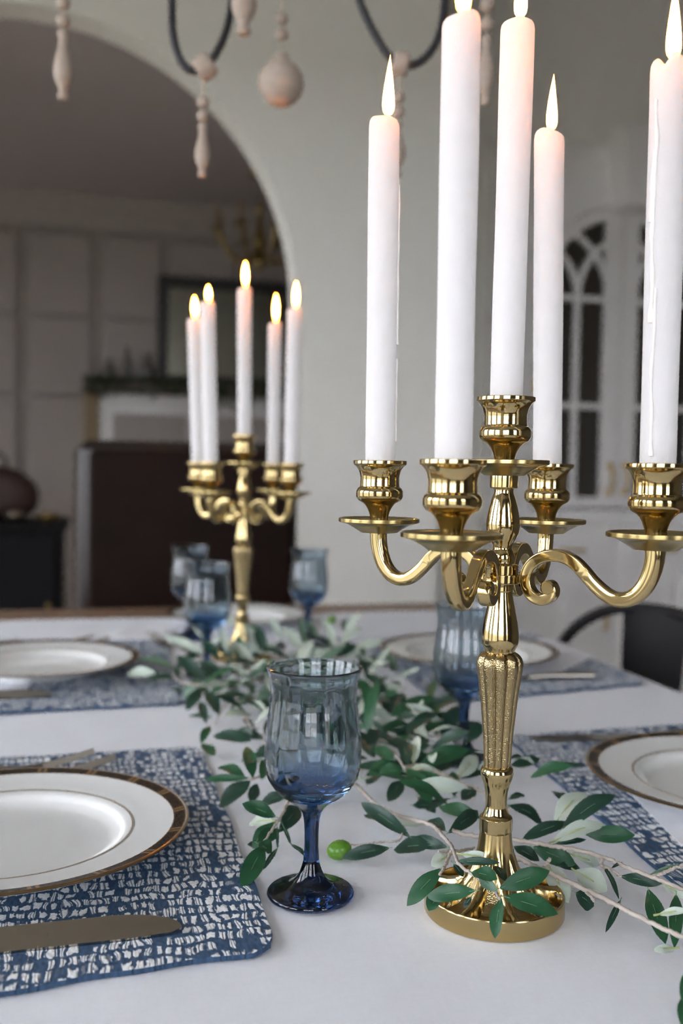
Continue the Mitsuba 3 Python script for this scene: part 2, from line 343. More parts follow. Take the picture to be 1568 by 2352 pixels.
for s in (-1, 1):
    x0, x1 = sorted((CX+s*.02, CX+s*.54))
    d = obj('drawer', cat(box(x0, x1, CY-.088, CY-.070, .665, .805, .004), box(x0+.03, x1-.03, CY-.094, CY-.088, .69, .78, .004)), 'm_cabinet', t)
    hx = (x0+x1)/2+ .10*s*-.6
    obj('handle', cat(tube(spline([(hx-.05, CY-.094, .735), (hx-.04, CY-.118, .733), (hx, CY-.122, .73), (hx+.04, CY-.118, .733), (hx+.05, CY-.094, .735)], 16), .006, 8)), 'm_hardware', d, 40)
    d = obj('lower_door', cat(box(x0, x1, CY-.088, CY-.070, .09, .64, .004)), 'm_cabinet', t)
    for q in range(2):
        a, b = x0+.05+q*.235, x0+.05+q*.235+.185
        obj('raised_panel', box(a, b, CY-.100, CY-.088, .14, .59, .010), 'm_cabinet', d)
    hx = CX+s*.06
    obj('handle', cat(tube(spline([(hx, CY-.088, .49), (hx, CY-.11, .48), (hx, CY-.113, .44), (hx, CY-.11, .40), (hx, CY-.088, .39)], 14), .006, 8)), 'm_hardware', d, 40)
    for z in (.2, .55):
        obj('hinge', box(CX+s*.548-.010, CX+s*.548+.010, CY-.094, CY-.084, z-.035, z+.035, .002), 'm_hardware', d)

# ---------------------------------------------------------------- living room furniture
t = thing('fireplace', 'pale fireplace with a dark mantel shelf and golden wood post, in the far room', 'fireplace')
FY = LY-.03
obj('surround', extr(rect(.03, 1.5, 0, 1.45).difference(rect(.40, 1.12, -.01, .92)), FY-.16, FY), 'm_trim', t)
obj('frieze_panel', cat(box(.10, .50, FY-.175, FY-.16, 1.02, 1.34, .004), box(.62, 1.42, FY-.175, FY-.16, 1.02, 1.34, .004)), 'm_living', t)
obj('mantel_shelf', cat(box(-.06, 1.58, FY-.26, FY, 1.45, 1.51, .006)), 'm_mantelwood', t)
obj('post', cat(box(-.055, .028, FY-.17, FY, 0, 1.45, .006), box(-.065, .035, FY-.18, FY, 0, .14, .006)), 'm_goldwood', t)
obj('firebox', box(.41, 1.11, FY-.02, FY, 0, .91), 'm_firebox', t)
t = thing('mantel_mirror', 'large mirror in a black frame leaning above the mantel in the far room', 'mirror')
MY = FY-.05
obj('frame', extr(rect(.345, 1.245, 1.512, 2.12).difference(rect(.40, 1.19, 1.57, 2.06)), MY-.035, MY+.02), 'm_mirrorframe', t)
obj('glass', box(.395, 1.195, MY-.008, MY+.004, 1.565, 2.065), 'm_mirror', t)
for x, h, r, lab in ((.075, .13, .035, 'small dark jar on the left end of the mantel'), (.175, .20, .022, 'slim brown bottle on the mantel between two jars'), (.285, .17, .040, 'grey jar on the mantel beside the black-framed mirror')):
    k = obj('mantel_jar', moved(lathe(rings([(0, 0), (r, 0), (r*1.05, h*.4), (r*.6, h*.72), (r*.45, h*.9), (r*.5, h), (0, h)], 5), 24), (x, FY-.13, 1.51)), 'm_greyjar', None, 40)
    tag(k, lab, 'jar')
rng = np.random.default_rng(3)
lv = []
for i in range(260):
    x = rng.uniform(-.05, 1.5); c = np.array([x, FY-.24+rng.uniform(-.03, .03), 1.525-rng.uniform(0, .10)*(rng.random() < .55)-(.12 if .55 < x < .75 else 0)*rng.random()])
    d = rng.normal(size=3); d /= np.linalg.norm(d); e = np.cross(d, rng.normal(size=3)); e /= np.linalg.norm(e)
    c[1] = FY-.285+.35*(c[1]-FY+.24) if c[2] < 1.522 else c[1]
    lv.append((np.array([c-d*.035, c+e*.011, c+d*.035, c-e*.011]), np.array([[0, 1, 2], [0, 2, 3]])))
tag(obj('mantel_garland', cat(tube(spline([(-.05, FY-.235, 1.52), (.4, FY-.24, 1.515), (1.0, FY-.24, 1.52), (1.5, FY-.235, 1.52)], 30), .008, 6), *lv), 'm_mantelgreen'), 'dark green garland lying along the mantel shelf in the far room', 'garland', kind='stuff')
# brass chandelier of the far room
t = thing('brass_chandelier', 'blurred brass chandelier hanging in the far room beyond the arch', 'chandelier')
bx, by, bz = .80, 5.0, 2.20
obj('rod', tube([(bx, by, bz), (bx, by, 2.53)], .006, 8), 'm_dullbrass', t)
obj('body', moved(lathe(rings([(0, -.16), (.012, -.15), (.03, -.11), (.015, -.06), (.035, -.02), (.02, .04), (.012, .12), (.02, .16), (0, .17)], 5), 24), (bx, by, bz)), 'm_dullbrass', t, 40)
obj('canopy', moved(lathe([(0, -.03), (.05, -.02), (.06, 0), (0, 0)], 24), (bx, by, 2.53)), 'm_dullbrass', t)
for i in range(8):
    a = i*PI/4+.2; c, s = math.cos(a), math.sin(a)
    P = spline([(bx+c*q, by+s*q, bz+z) for q, z in ((.02, -.05), (.09, -.11), (.17, -.06), (.22, .02))], 16)
    k = obj('arm', tube(P, .007, 6), 'm_dullbrass', t)
    obj('cup', moved(lathe(rings([(0, 0), (.03, .006), (.018, .02), (.015, .03), (0, .03)], 3), 12), (bx+c*.22, by+s*.22, bz+.02)), 'm_dullbrass', k)
    obj('sleeve', tube([(bx+c*.22, by+s*.22, bz+.045), (bx+c*.22, by+s*.22, bz+.13)], .009, 8), 'm_goldwood', k)
# black sideboard with things on it, at the left in the far room
t = thing('black_sideboard', 'black sideboard at the left edge beyond the leather chair', 'sideboard')
sx0, sx1, sy0, sy1, sz = -1.35, -.12, 4.10, 4.52, .825
obj('body', box(sx0, sx1, sy0, sy1, .06, sz-.03, .004), 'm_black', t)
obj('top', box(sx0-.02, sx1+.02, sy0-.02, sy1+.01, sz-.03, sz, .005), 'm_black', t)
for i in range(3):
    a = sx0+.02+i*.40
    d = obj('door', box(a, a+.385, sy0-.018, sy0, .09, sz-.05, .004), 'm_black', t)
    obj('knob', ball((a+.36, sy0-.028, .5), .012, 1), 'm_dullbrass', d)
for x in (sx0+.05, sx1-.05):
    for y in (sy0+.05, sy1-.05): obj('leg', box(x-.025, x+.025, y-.025, y+.025, 0, .06), 'm_black', t)
v = ball((0, 0, 0), 1, 3); p = np.array(v.vertices); p = np.sign(p)*np.abs(p)**.6*np.array([.21, .12, .115]); p[:, 2] += .115; p[:, 2] *= 1-.25*(p[:, 0]/.21)**2*(p[:, 2] > .11)
k = thing('leather_bag', 'reddish brown leather bag on the black sideboard at the left edge', 'bag')
obj('body', moved(trimesh.Trimesh(p, v.faces, process=False), (-.43, 4.33, sz)), 'm_redbag', k, 40)
obj('handle', tube(spline([(-.51, 4.33, sz+.20), (-.49, 4.33, sz+.27), (-.43, 4.33, sz+.29), (-.37, 4.33, sz+.27), (-.35, 4.33, sz+.20)], 16), .008, 6), 'm_redbag', k)
for x, r, lab in ((-.30, .045, 'small silver dish beside the brown bag on the black sideboard'), (-.175, .042, 'small bronze bowl near the right end of the black sideboard')):
    tag(obj('small_bowl', moved(lathe(rings([(0, 0), (r*.5, 0), (r*.9, r*.5), (r, r*.9), (r*.93, r*.9), (r*.8, r*.5), (r*.4, .008), (0, .008)], 4), 24), (x, 4.145, sz)), 'm_silver' if r > .043 else 'm_dullbrass', None, 40), lab, 'bowl')
t = thing('black_armchair', 'black armchair with a wooden arm, seen between the leather chair and the arch', 'armchair')
ax, ay = 1.06, 4.72
obj('seat', box(ax-.30, ax+.32, ay-.28, ay+.28, .30, .46, .03), 'm_black', t)
obj('back', box(ax-.30, ax+.32, ay+.20, ay+.32, .46, 1.0, .04), 'm_black', t)
for s in (-1, 1):
    xx = ax+.01+s*.34
    obj('arm', box(xx-.03, xx+.03, ay-.30, ay+.30, .66, .70, .012), 'm_goldwood', t)
    obj('side_panel', box(xx-.015, xx+.015, ay-.24, ay+.26, .30, .66, .005), 'm_black', t)
    for y in (ay-.26, ay+.26): obj('leg', box(xx-.022, xx+.022, y-.022, y+.022, 0, .66, .004), 'm_goldwood', t)

# ---------------------------------------------------------------- dining table and chairs
TX0, TX1, TY0, TY1 = -.27, .785, -.55, 2.145
t = thing('dining_table', 'long dark wooden dining table under the white cloth', 'table')
for i in range(6):
    a = TX0+.004+i*(TX1-TX0-.008)/6
    obj('plank', box(a+.0008, a+(TX1-TX0-.008)/6-.0008, TY0, TY1-.10, ZT-.045, ZT-.0025, .001), 'm_tablewood', t)
obj('breadboard_end', box(TX0, TX1, TY1-.099, TY1, ZT-.046, ZT-.0022, .004), 'm_tablewood', t)
obj('apron', cat(box(TX0+.08, TX0+.105, TY0+.1, TY1-.12, ZT-.14, ZT-.046), box(TX1-.105, TX1-.08, TY0+.1, TY1-.12, ZT-.14, ZT-.046), box(TX0+.08, TX1-.08, TY1-.145, TY1-.12, ZT-.14, ZT-.046), box(TX0+.08, TX1-.08, TY0+.1, TY0+.125, ZT-.14, ZT-.046)), 'm_tablewood', t)
for x in (TX0+.11, TX1-.11):
    for y in (TY0+.13, TY1-.15):
        obj('leg', moved(lathe(rings([(0, 0), (.03, 0), (.035, .05), (.045, .30), (.052, .50), (.035, .56), (.052, .60), (.052, ZT-.14), (0, ZT-.14)], 4), 20), (x, y, 0)), 'm_tablewood', t, 40)
# cloth: a sheet with thickness, hanging at both sides, short of the far end
CW = TX1-TX0
us = np.concatenate([np.linspace(-.24, 0, 12)[:-1], np.linspace(0, CW, 108), np.linspace(CW, CW+.24, 12)[1:]])
vs = np.linspace(-.50, 1.99, 250)
U, V = np.meshgrid(us, vs, indexing='ij')
rs = np.random.default_rng(11)
def wr(x, y):
    q = .62*x+.78*y; w = .78*x-.62*y
    return .00022*np.sin(w*95+2*np.sin(q*5))*np.sin(q*4+1)+.0002*np.sin(w*47+1.3*np.sin(q*7+2))+.00012*np.sin(x*60+y*33)
X = np.clip(U, 0, CW); over = np.maximum(-U, 0)+np.maximum(U-CW, 0)
sgn = np.where(U < 0, -1, np.where(U > CW, 1, 0))
fold = .018*np.sin(V*19+sgn)*np.clip(over/.2, 0, 1)+.012*np.clip(over/.05, 0, 1)
Xw = TX0+X+sgn*(np.minimum(over, .012)*.8+fold*(over > 0))
Yw = V+(.035*(U-.5)+.010*np.sin(U*9))*np.clip((V-1.6)/.39, 0, 1)
Zw = ZT+wr(Xw, Yw)*(over == 0)-.0002-over
def sheet(Xw, Yw, Zw, th, sgn=None):
    a, b = Xw.shape; top = np.stack([Xw, Yw, Zw], -1)
    gu = np.gradient(top, axis=0); gv = np.gradient(top, axis=1); nn = np.cross(gu, gv); nn /= np.linalg.norm(nn, axis=-1, keepdims=True)+1e-12
    bot = top-nn*th
    v = np.vstack([top.reshape(-1, 3), bot.reshape(-1, 3)]); N = a*b
    i, j = np.meshgrid(np.arange(a-1), np.arange(b-1), indexing='ij')
    q = np.stack([i*b+j, (i+1)*b+j, (i+1)*b+j+1, i*b+j+1], -1).reshape(-1, 4)
    e = list(range(0, b-1)); loop = [k for k in range(b)]+[i*b+b-1 for i in range(1, a)]+[(a-1)*b+j for j in range(b-2, -1, -1)]+[i*b for i in range(a-2, 0, -1)]
    l2 = loop[1:]+loop[:1]
    side = np.array([[x, y, y+N, x+N] for x, y in zip(loop, l2)])
    return trimesh.Trimesh(v, np.vstack([quads(q), quads(q[:, ::-1]+N), quads(side)]), process=False)
tag(obj('tablecloth', sheet(Xw, Yw, Zw, .0012), 'm_cloth', None, 50), 'white cotton tablecloth spread over the dining table', 'tablecloth')

# leather chair at the head
t = thing('leather_chair', 'tall dark brown leather dining chair at the far end of the table', 'chair')
x0, x1, yb = -.045, .495, 2.42
def padded(x0, x1, y0, y1, z0, z1, r):
    b = trimesh.creation.icosphere(3, 1.0); p = np.array(b.vertices); h = np.array([x1-x0, y1-y0, z1-z0])/2
    q = np.sign(p)*np.clip(np.abs(p)*1.9, 0, 1)
    q = np.sign(p)*(np.abs(p)/np.max(np.abs(p), axis=1, keepdims=True))
    core = q*(h-r); d = p/np.linalg.norm(p, axis=1, keepdims=True)
    d2 = np.where(np.abs(q) > .985, np.sign(q), 0)+.0*d; d2 = d2/(np.linalg.norm(d2, axis=1, keepdims=True)+1e-9)
    return trimesh.Trimesh(core+d2*r+[(x0+x1)/2, (y0+y1)/2, (z0+z1)/2], b.faces, process=False)
obj('backrest', box(x0, x1, yb, yb+.105, .42, 1.118, .028), 'm_leather_gloss', t, 60)
obj('front_panel', box(x0+.035, x1-.02, yb-.014, yb+.01, .47, 1.095, .012), 'm_leather', t, 60)
obj('seat', box(x0+.01, x1-.01, yb-.44, yb, .36, .49, .03), 'm_leather', t, 60)
for x in (x0+.04, x1-.04):
    for y in (yb-.40, yb+.06): obj('leg', box(x-.022, x+.022, y-.022, y+.022, 0, .37 if y < yb else .43, .003), 'm_tablewood', t)

# black metal armchair at the right
t = thing('metal_chair', 'black metal chair with a curved top rail at the right side of the table', 'chair')
def chair_pt(x, y, z, o=(1.047, 1.697), a=math.radians(205)):
    # x to the chair's side, y towards its front
    f = np.array([math.cos(a), math.sin(a)]); l = np.array([-f[1], f[0]])
    return (o[0]+l[0]*x+f[0]*y, o[1]+l[1]*x+f[1]*y, z)
rail = spline([chair_pt(*q) for q in ((-.225, .05, .45), (-.228, .03, .60), (-.214, .012, .70), (-.155, .002, .763), (-.08, 0, .793), (0, 0, .80), (.08, 0, .793), (.155, .002, .763), (.214, .012, .70), (.228, .03, .60), (.225, .05, .45))], 80)
obj('top_rail', tube(rail, .0115, 10, up=(.3, .2, .1)), 'm_blackmetal', t, 50)
for s in (-1, 1):
    obj('rear_leg', tube(spline([chair_pt(*q) for q in ((s*.225, .05, .455), (s*.22, .02, .30), (s*.235, -.05, 0))], 14), .0125, 8), 'm_blackmetal', t, 50)
    obj('front_leg', tube(spline([chair_pt(*q) for q in ((s*.19, .36, .45), (s*.20, .37, .25), (s*.215, .40, 0))], 14), .0125, 8), 'm_blackmetal', t, 50)
a = np.linspace(-1, 1, 9); zz = np.linspace(.455, .797, 12)
A, Z = np.meshgrid(a, zz, indexing='ij'); hw = .058+.014*(Z-.455)/.345
PT = np.array([chair_pt(aa*h, .012*(1-aa*aa)+.03*(1-(z-.455)/.345), z) for aa, h, z in zip(A.ravel(), hw.ravel(), Z.ravel())]).reshape(9, 12, 3)
obj('splat', sheet(PT[..., 0], PT[..., 1], PT[..., 2], .004), 'm_blackmetal', t, 50)
seat = box(-.21, .21, .03, .40, .445, .463, .008); v = np.array(seat.vertices)
obj('seat', trimesh.Trimesh(np.array([chair_pt(*q) for q in v]), seat.faces[:, ::1], process=False), 'm_blackmetal', t)

# ---------------------------------------------------------------- place mats, plates, napkins, cutlery
def placemat(corners, label, curl=0.0, bow=0.0):
    c = [np.array(q, float) for q in corners]           # near-left, near-right, far-right, far-left
    n, m = 40, 54
    s = np.linspace(0, 1, n); u = np.linspace(0, 1, m)
    S, V = np.meshgrid(s, u, indexing='ij')
    P = ((1-S)*(1-V))[..., None]*c[0]+(S*(1-V))[..., None]*c[1]+(S*V)[..., None]*c[2]+((1-S)*V)[..., None]*c[3]
    # soft rounded corners and a slightly uneven outline
    r = .045
    e = np.minimum(S, 1-S); g = np.minimum(V, 1-V)
    k = np.clip(1-e/r, 0, 1)*np.clip(1-g/r, 0, 1)*.010
    ctr = (c[0]+c[1]+c[2]+c[3])/4; d = ctr-P; d /= np.linalg.norm(d, axis=-1, keepdims=True)+1e-9
    P = P+d*k[..., None]+d*(.0012*np.sin(S*31+V*23))[..., None]*(np.minimum(e, g) < .03)[..., None]
    P[..., 1] -= bow*(1-np.abs(2*S-.6)).clip(0, 1)*(1-V)**3
    Z = ZT+.0048-.0009*np.clip(1-np.minimum(e, g)/.012, 0, 1)+curl*np.clip(1-e/.10, 0, 1)**2*np.clip(1-g/.12, 0, 1)**2
    k = obj('placemat', sheet(P[..., 0], P[..., 1], Z, .0034), 'm_mat', None, 60)
    return tag(k, label, 'placemat', 'blue woven placemats')
placemat([(-.225, .580), (.113, .590), (.111, 1.046), (-.222, 1.040)], 'blue and white woven placemat at the front left, under the plate that is in focus', .0015, .018)
placemat([(.408, .590), (.755, .600), (.766, 1.040), (.449, 1.028)], 'blue and white woven placemat at the front right, beyond the brass base', .0)
placemat([(-.222, 1.228), (.117, 1.248), (.118, 1.715), (-.222, 1.705)], 'blue and white woven placemat at the far left with the blurred plate', .0)
placemat([(.432, 1.195), (.768, 1.256), (.782, 1.680), (.445, 1.655)], 'blue and white woven placemat at the far right beside the black metal chair', .0)

def band_mesh(r0, r1, z0, z1, n=96, lift=.0004):
    prof = np.stack([np.linspace(r1, r0, 5), np.linspace(z1, z0, 5)+lift], -1)
    th = np.linspace(0, 2*PI, n+1)
    v = np.stack([prof[:, 0][:, None]*np.cos(th), prof[:, 0][:, None]*np.sin(th), prof[:, 1][:, None]*np.ones_like(th)], -1).reshape(-1, 3)
    uv = np.stack([np.ones(5)[:, None]*th/(2*PI), np.linspace(1, 0, 5)[:, None]*np.ones_like(th)], -1).reshape(-1, 2)
    i, j = np.meshgrid(np.arange(4), np.arange(n), indexing='ij'); w = n+1
    q = np.stack([i*w+j, i*w+j+1, (i+1)*w+j+1, (i+1)*w+j], -1).reshape(-1, 4)
    return trimesh.Trimesh(v, quads(q), process=False), uv
PR = .1365
pl = rings([(0, .0035), (.055, .0035), (.074, .0048), (.083, .0085), (.0885, .0132), (.0935, .0148), (.110, .0172), (.128, .0206), (.1360, .0222), (PR, .0217), (.1362, .0208), (.126, .0178), (.105, .0135), (.090, .0095), (.078, .003), (.0745, .0), (.0715, .0), (.069, .0012), (0, .0012)], 5)
PLATE = [lathe(pl[::-1], 96), band_mesh(.1250, .1345, .02005, .02193), lathe([(.1350, .0225), (.1366, .0221), (.1369, .0217), (.1362, .0207), (.1356, .0205)][::-1], 96), lathe([(.0928, .01525), (.0945, .0156), (.0938, .0148)], 96)]
def plate(x, y, z, rz, label, tilt=0.0):
    t = thing('dinner_plate', label, 'plate', 'gold-banded white dinner plates')
    tm = trimesh.transformations.rotation_matrix(tilt, [1, 0, 0]) if tilt else None
    mv = lambda m: moved(m, (x, y, z), rz, tm)
    obj('body', mv(PLATE[0]), 'm_china', t, 50)
    labels[obj('rim_band', mv(PLATE[1][0]), 'm_band', t, True, uv=PLATE[1][1])] = {'label': 'dark brown and gold patterned rim band'}
    obj('gold_edge', mv(PLATE[2]), 'm_gold', t, 50)
    obj('verge_line', mv(PLATE[3]), 'm_verge', t, 50)
ZM = ZT+.0049
plate(-.062, .788, ZM, .2, 'white dinner plate with dark gilt rim at the front left, in focus')
plate(.575, .785, ZM+.003, 1.2, 'white dinner plate with dark gilt rim cut by the right edge of the picture')
plate(-.070, 1.448, ZM+.003, 2.1, 'white dinner plate with gilt rim at the far left, behind the two forks')
plate(.558, 1.421, ZM+.003, .7, 'white dinner plate with gilt rim at the far right, behind the brass stem')
plate(.272, 1.890, ZT+.0006, 2.9, 'white dinner plate at the head of the table behind the far candelabra')
def napkin(pts, z, label):
    # a folded napkin: quad with soft layers
    c = [np.array(q, float) for q in pts]; s = np.linspace(0, 1, 24)
    S, V = np.meshgrid(s, s, indexing='ij')
    P = ((1-S)*(1-V))[..., None]*c[0]+(S*(1-V))[..., None]*c[1]+(S*V)[..., None]*c[2]+((1-S)*V)[..., None]*c[3]
    e = np.minimum(np.minimum(S, 1-S), np.minimum(V, 1-V))
    Z = z+.0028-.0016*np.clip(1-e/.08, 0, 1)+.0006*np.sin(S*7+V*4)*np.clip(e/.1, 0, 1)
    tag(obj('napkin', sheet(P[..., 0], P[..., 1], Z, .0022), 'm_napkin', None, 50), label, 'napkin', 'white cloth napkins')
napkin([(.40+.055, .690), (.67, .66), (.70, .87), (.50, .90)], ZM, 'folded white napkin under the plate at the right edge')
napkin([(.50, 1.38), (.634, 1.300), (.784, 1.445), (.784, 1.62)], ZM+.0012, 'folded white napkin sticking out under the far right plate')
napkin([(-.205, 1.335), (-.085, 1.330), (-.06, 1.50), (-.19, 1.51)], ZM, 'folded white napkin under the far left plate')
napkin([(.02, 1.75), (.12, 1.72), (.17, 1.90), (.07, 1.93)], ZT+.0006, 'folded white napkin left of the plate at the head of the table')

def flat_solid(outline, z0, th, bend=None):
    """outline polygon (x along, y across) as a thin bevelled solid; bend(x) lifts it."""
    m = trimesh.creation.extrude_polygon(outline, th)
    m = m.subdivide_to_size(.008); v = np.array(m.vertices); v[:, 2] += z0
    if bend is not None: v[:, 2] += bend(v[:, 0])
    return trimesh.Trimesh(v, m.faces, process=False)
def knife(x, y, z, ang, label, roll=0.0):
    t = thing('dinner_knife', label, 'knife', 'silver dinner knives')
    top = [(0, .0095), (-.02, .0105), (-.06, .0108), (-.115, .0095), (-.125, .0065)]
    bl = [(.0, -.004)]
    xs = np.linspace(0, PI/2, 10)
    up_ = [(-.014+.014*math.sin(q), .0085*math.cos(q)+.001) for q in xs][::-1]
    outl = sg.Polygon([(0, -.0045)]+[(-.045+.045*math.cos(q), -.0045+.0145*math.sin(q)) for q in np.linspace(.05, PI/2, 12)]+[(-.136, .0095), (-.142, .005), (-.142, -.006), (-.136, -.0095), (-.03, -.0088), (-.006, -.0075)]).buffer(.0008)
    rot = trimesh.transformations.rotation_matrix(roll, [1, 0, 0])
    mv = lambda m: moved(m, (x, y, z), ang, rot)
    obj('blade', mv(flat_solid(outl, 0, .0016)), 'm_silver', t, 30)
    h = spline([(-.140, 0, .0012), (-.16, 0, .003), (-.205, 0, .0036), (-.240, 0, .003)], 20); w = np.interp(np.linspace(0, 1, 20), [0, .1, .6, 1], [.006, .0055, .0075, .0095])
    obj('handle', mv(tube(h, w, 12, ry=w*.45+.0012)), 'm_silver', t, 50)
knife(.055, .6285, ZM+.0036, .02, 'silver table knife with a rounded tip on the front left placemat', .33)
knife(-.050, 1.305, ZM+.0032, 0.0, 'silver table knife in front of the far left plate', .33)
knife(.455, 1.305, ZM+.003, PI-.08, 'silver table knife in front of the far right plate')
knife(.469, 1.000, ZM+.001, PI-.1, 'silver table knife behind the right edge plate')
def fork(x, y, z, ang, label, L=.19):
    t = thing('dinner_fork', label, 'fork', 'silver dinner forks')
    mv = lambda m: moved(m, (x, y, z), ang)
    # tips at local x = 0, handle towards -x; tines rise to their tips
    lift = lambda q: .0012+.013*np.clip((q+.055)/.055, 0, 1)**1.3+.004*np.clip((-q-.07)/.10, 0, 1)*0
    for k in range(4):
        yy = -.0081+k*.0054
        xs = np.linspace(-.052, 0, 14)
        obj('tine', mv(tube(np.stack([xs, np.full(14, yy), lift(xs)], -1), np.linspace(.0017, .0010, 14), 8, ry=np.linspace(.0013, .0009, 14))), 'm_silver', t, 50)
    xs = np.linspace(-.078, -.050, 12); w = np.interp(xs, [-.078, -.07, -.06, -.05], [.0035, .0065, .0096, .0100])
    obj('root', mv(tube(np.stack([xs, np.zeros(12), lift(xs)+.0006], -1), w, 14, ry=np.full(12, .0014))), 'm_silver', t, 50)
    xs = np.linspace(-L, -.074, 26); w = np.interp(xs, [-L, -L+.03, -.11, -.074], [.009, .0075, .0035, .0032])
    obj('handle', mv(tube(np.stack([xs, np.zeros(26), .0035+.006*np.sin((xs+L)/(L-.074)*PI)*0+np.interp(xs, [-L, -.12, -.074], [.0, .006, -.0015])], -1), w, 12, ry=np.full(26, .0018))), 'm_silver', t, 50)
fork(.002, .992, ZM+.001, .06, 'silver fork with raised tines behind the front left plate, the left one of the two')
fork(.022, .968, ZM+.001, .06, 'silver fork with raised tines behind the front left plate, the right one of the two')
fork(.002, 1.675, ZM+.001, .05, 'blurred silver fork behind the far left plate, the left one of the two')
fork(.028, 1.650, ZM+.001, .05, 'blurred silver fork behind the far left plate, the right one of the two')
fork(.095, 1.70, ZT+.006, -1.25+PI, 'silver fork lying on the napkin at the head of the table')

# ---------------------------------------------------------------- goblets
def goblet_meshes():
    mm = lambda L: np.array(L)/1000
    out = rings(mm([(0, .6), (26, .3), (29.5, 1.2), (30.6, 3.2), (29.4, 5.2), (24, 6.6), (17, 8.4), (11.5, 12.5), (7.6, 19), (5.5, 27), (4.9, 38), (5.1, 50), (6.4, 58.5), (9.5, 64), (15, 68.2), (22, 73), (28, 79.5), (32, 87), (33.8, 98), (33.4, 112), (31.3, 130), (29.9, 143), (30.4, 151), (33, 161), (33.2, 162)]), 5)
    inn = rings(mm([(32.0, 162.3), (31.2, 161.5), (28.9, 151), (28.3, 143), (29.6, 130), (31.6, 112), (31.9, 98), (29.6, 87), (25, 80.5), (17, 76), (8, 74.2), (0, 74)]), 5)
    prof = np.vstack([out, inn])
    def optic(r, z, th):
        k = np.clip((z-.082)/.02, 0, 1)*np.clip((.155-z)/.02, 0, 1)
        k = np.where(np.arange(len(prof))[:, None] >= len(out), k, k*.15)     # the ribs are inside
        return r*(1+.006*k*np.cos(12*th))
    return lathe(prof, 96, optic)
GOB = goblet_meshes()
def goblet(x, y, label, rz=0.0):
    k = obj('goblet', moved(GOB, (x, y, ZT+.0006), rz), 'm_glass', None, 50)
    tag(k, label, 'goblet', 'blue glass goblets')
goblet(.149, .668, 'blue stemmed glass goblet in sharp focus at the front, right of the placemat')
goblet(.373, .957, 'blue stemmed glass goblet partly behind the front candelabra stem', .3)
goblet(.158, 1.415, 'blue stemmed glass goblet nearest the far candelabra, with leaves before it', .5)
goblet(.163, 1.730, 'blue stemmed glass goblet furthest away, left of the far candelabra', .8)
goblet(.356, 1.650, 'blue stemmed glass goblet right of the far candelabra, before the pale wall', .2)

# ---------------------------------------------------------------- candelabras
mm = lambda L: np.array(L, float)/1000
def seg_prof(L): return rings(mm(L), 5)
BASE = {}
def base_mesh():
    # rim wall, sunken top with eight radiating ribs, bell rising to the ring
    R = 47.5
    nr, n = 44, 192
    th = np.arange(n)*2*PI/n
    prof_r = np.concatenate([[0, 46.8, 47.4, 47.5, 47.3, 46.6, 45.6], np.linspace(45.0, 12.0, 30)])
    def zin(r):                                     # floor of the flutes
        return np.interp(r, [9, 10.5, 13, 17, 22, 28, 36, 45.2], [58, 50, 37, 23, 13, 7.6, 5.2, 4.6])
    def zrib(r): return np.interp(r, [9, 10.5, 13, 17, 22, 28, 36, 45.2], [58, 51.2, 41, 30, 22, 17.2, 14.6, 13.9])
    V, KS = [], []
    for i, r in enumerate(prof_r):
        k = np.ones(n)
        if i == 0: z = np.full(n, .4)
        elif i == 1: z = np.full(n, .0)
        elif i == 2: z = np.full(n, .8)
        elif i == 3: z = np.full(n, 7.0)
        elif i == 4: z = np.full(n, 12.2)
        elif i == 5: z = np.full(n, 13.2)
        elif i == 6: z = np.full(n, 13.0)
        else:
            w = 4.3/max(r, 8.0)                      # half angle of a rib, constant width outwards
            a = (th+.22+PI/8) % (PI/4)-PI/8
            k = np.clip(1-(np.abs(a)/min(w, .34))**2, 0, 1)**.6
            z = zin(r)*(1-k)+zrib(r)*k
        KS.append(k)
        V.append(np.stack([r*np.cos(th), r*np.sin(th), z], -1))
    KS.append(np.ones(n)); V.append(np.stack([10.6*np.cos(th), 10.6*np.sin(th), np.full(n, 55.5)], -1))
    V = np.array(V)/1000; m = len(V)
    i, j = np.meshgrid(np.arange(m-1), np.arange(n), indexing='ij')
    q = np.stack([i*n+j, i*n+(j+1) % n, (i+1)*n+(j+1) % n, (i+1)*n+j], -1).reshape(-1, 4)
    f = quads(q); v = V.reshape(-1, 3); KV = np.array(KS).reshape(-1)
    a = np.linalg.norm(np.cross(v[f[:, 1]]-v[f[:, 0]], v[f[:, 2]]-v[f[:, 0]]), axis=1)
    f = f[a > 1e-13]; rc = np.linalg.norm(v[f].mean(1)[:, :2], axis=1); fl = (rc > .0165) & (rc < .0452) & (KV[f].max(1) < .35)
    return trimesh.Trimesh(v, f[~fl], process=False), trimesh.Trimesh(v, f[fl], process=False)
def facet(k, d, z0=None, z1=None):
    def f(r, z, th):
        q = (th % (2*PI/k))-PI/k
        g = math.cos(PI/k)/np.cos(q)
        return r*(1-d+d*g) if z0 is None else r*np.where((z >= z0) & (z <= z1), 1-d+d*g, 1)
    return f
def flute(k, depth):
    def f(r, z, th):
        a = (th*k/(2*PI)) % 1.0
        groove = np.abs(np.sin(PI*a))**.55
        return r*(1-depth*(1-groove))
    return f
STEM_LO = lathe(seg_prof([(0, 54.9), (10.4, 54.9), (11.2, 55.4), (11.2, 64.2), (10.7, 65.0), (9.6, 65.8), (8.2, 68.5), (7.2, 73), (7.4, 79), (8.6, 86), (10.4, 91.5), (11.2, 95.5), (10.6, 98.3), (8.8, 99.6), (0, 99.8)]), 72, facet(12, .7, .0548, .0645))
STEM_FL = lathe(seg_prof([(0, 99.3), (8.5, 99.3), (9.2, 103), (9.8, 115), (11.6, 135), (13.6, 153), (15.2, 164), (15.8, 169.5), (15.0, 173.6), (12.5, 176.6), (10.0, 177.8), (0, 178)]), 128, flute(9, .23))
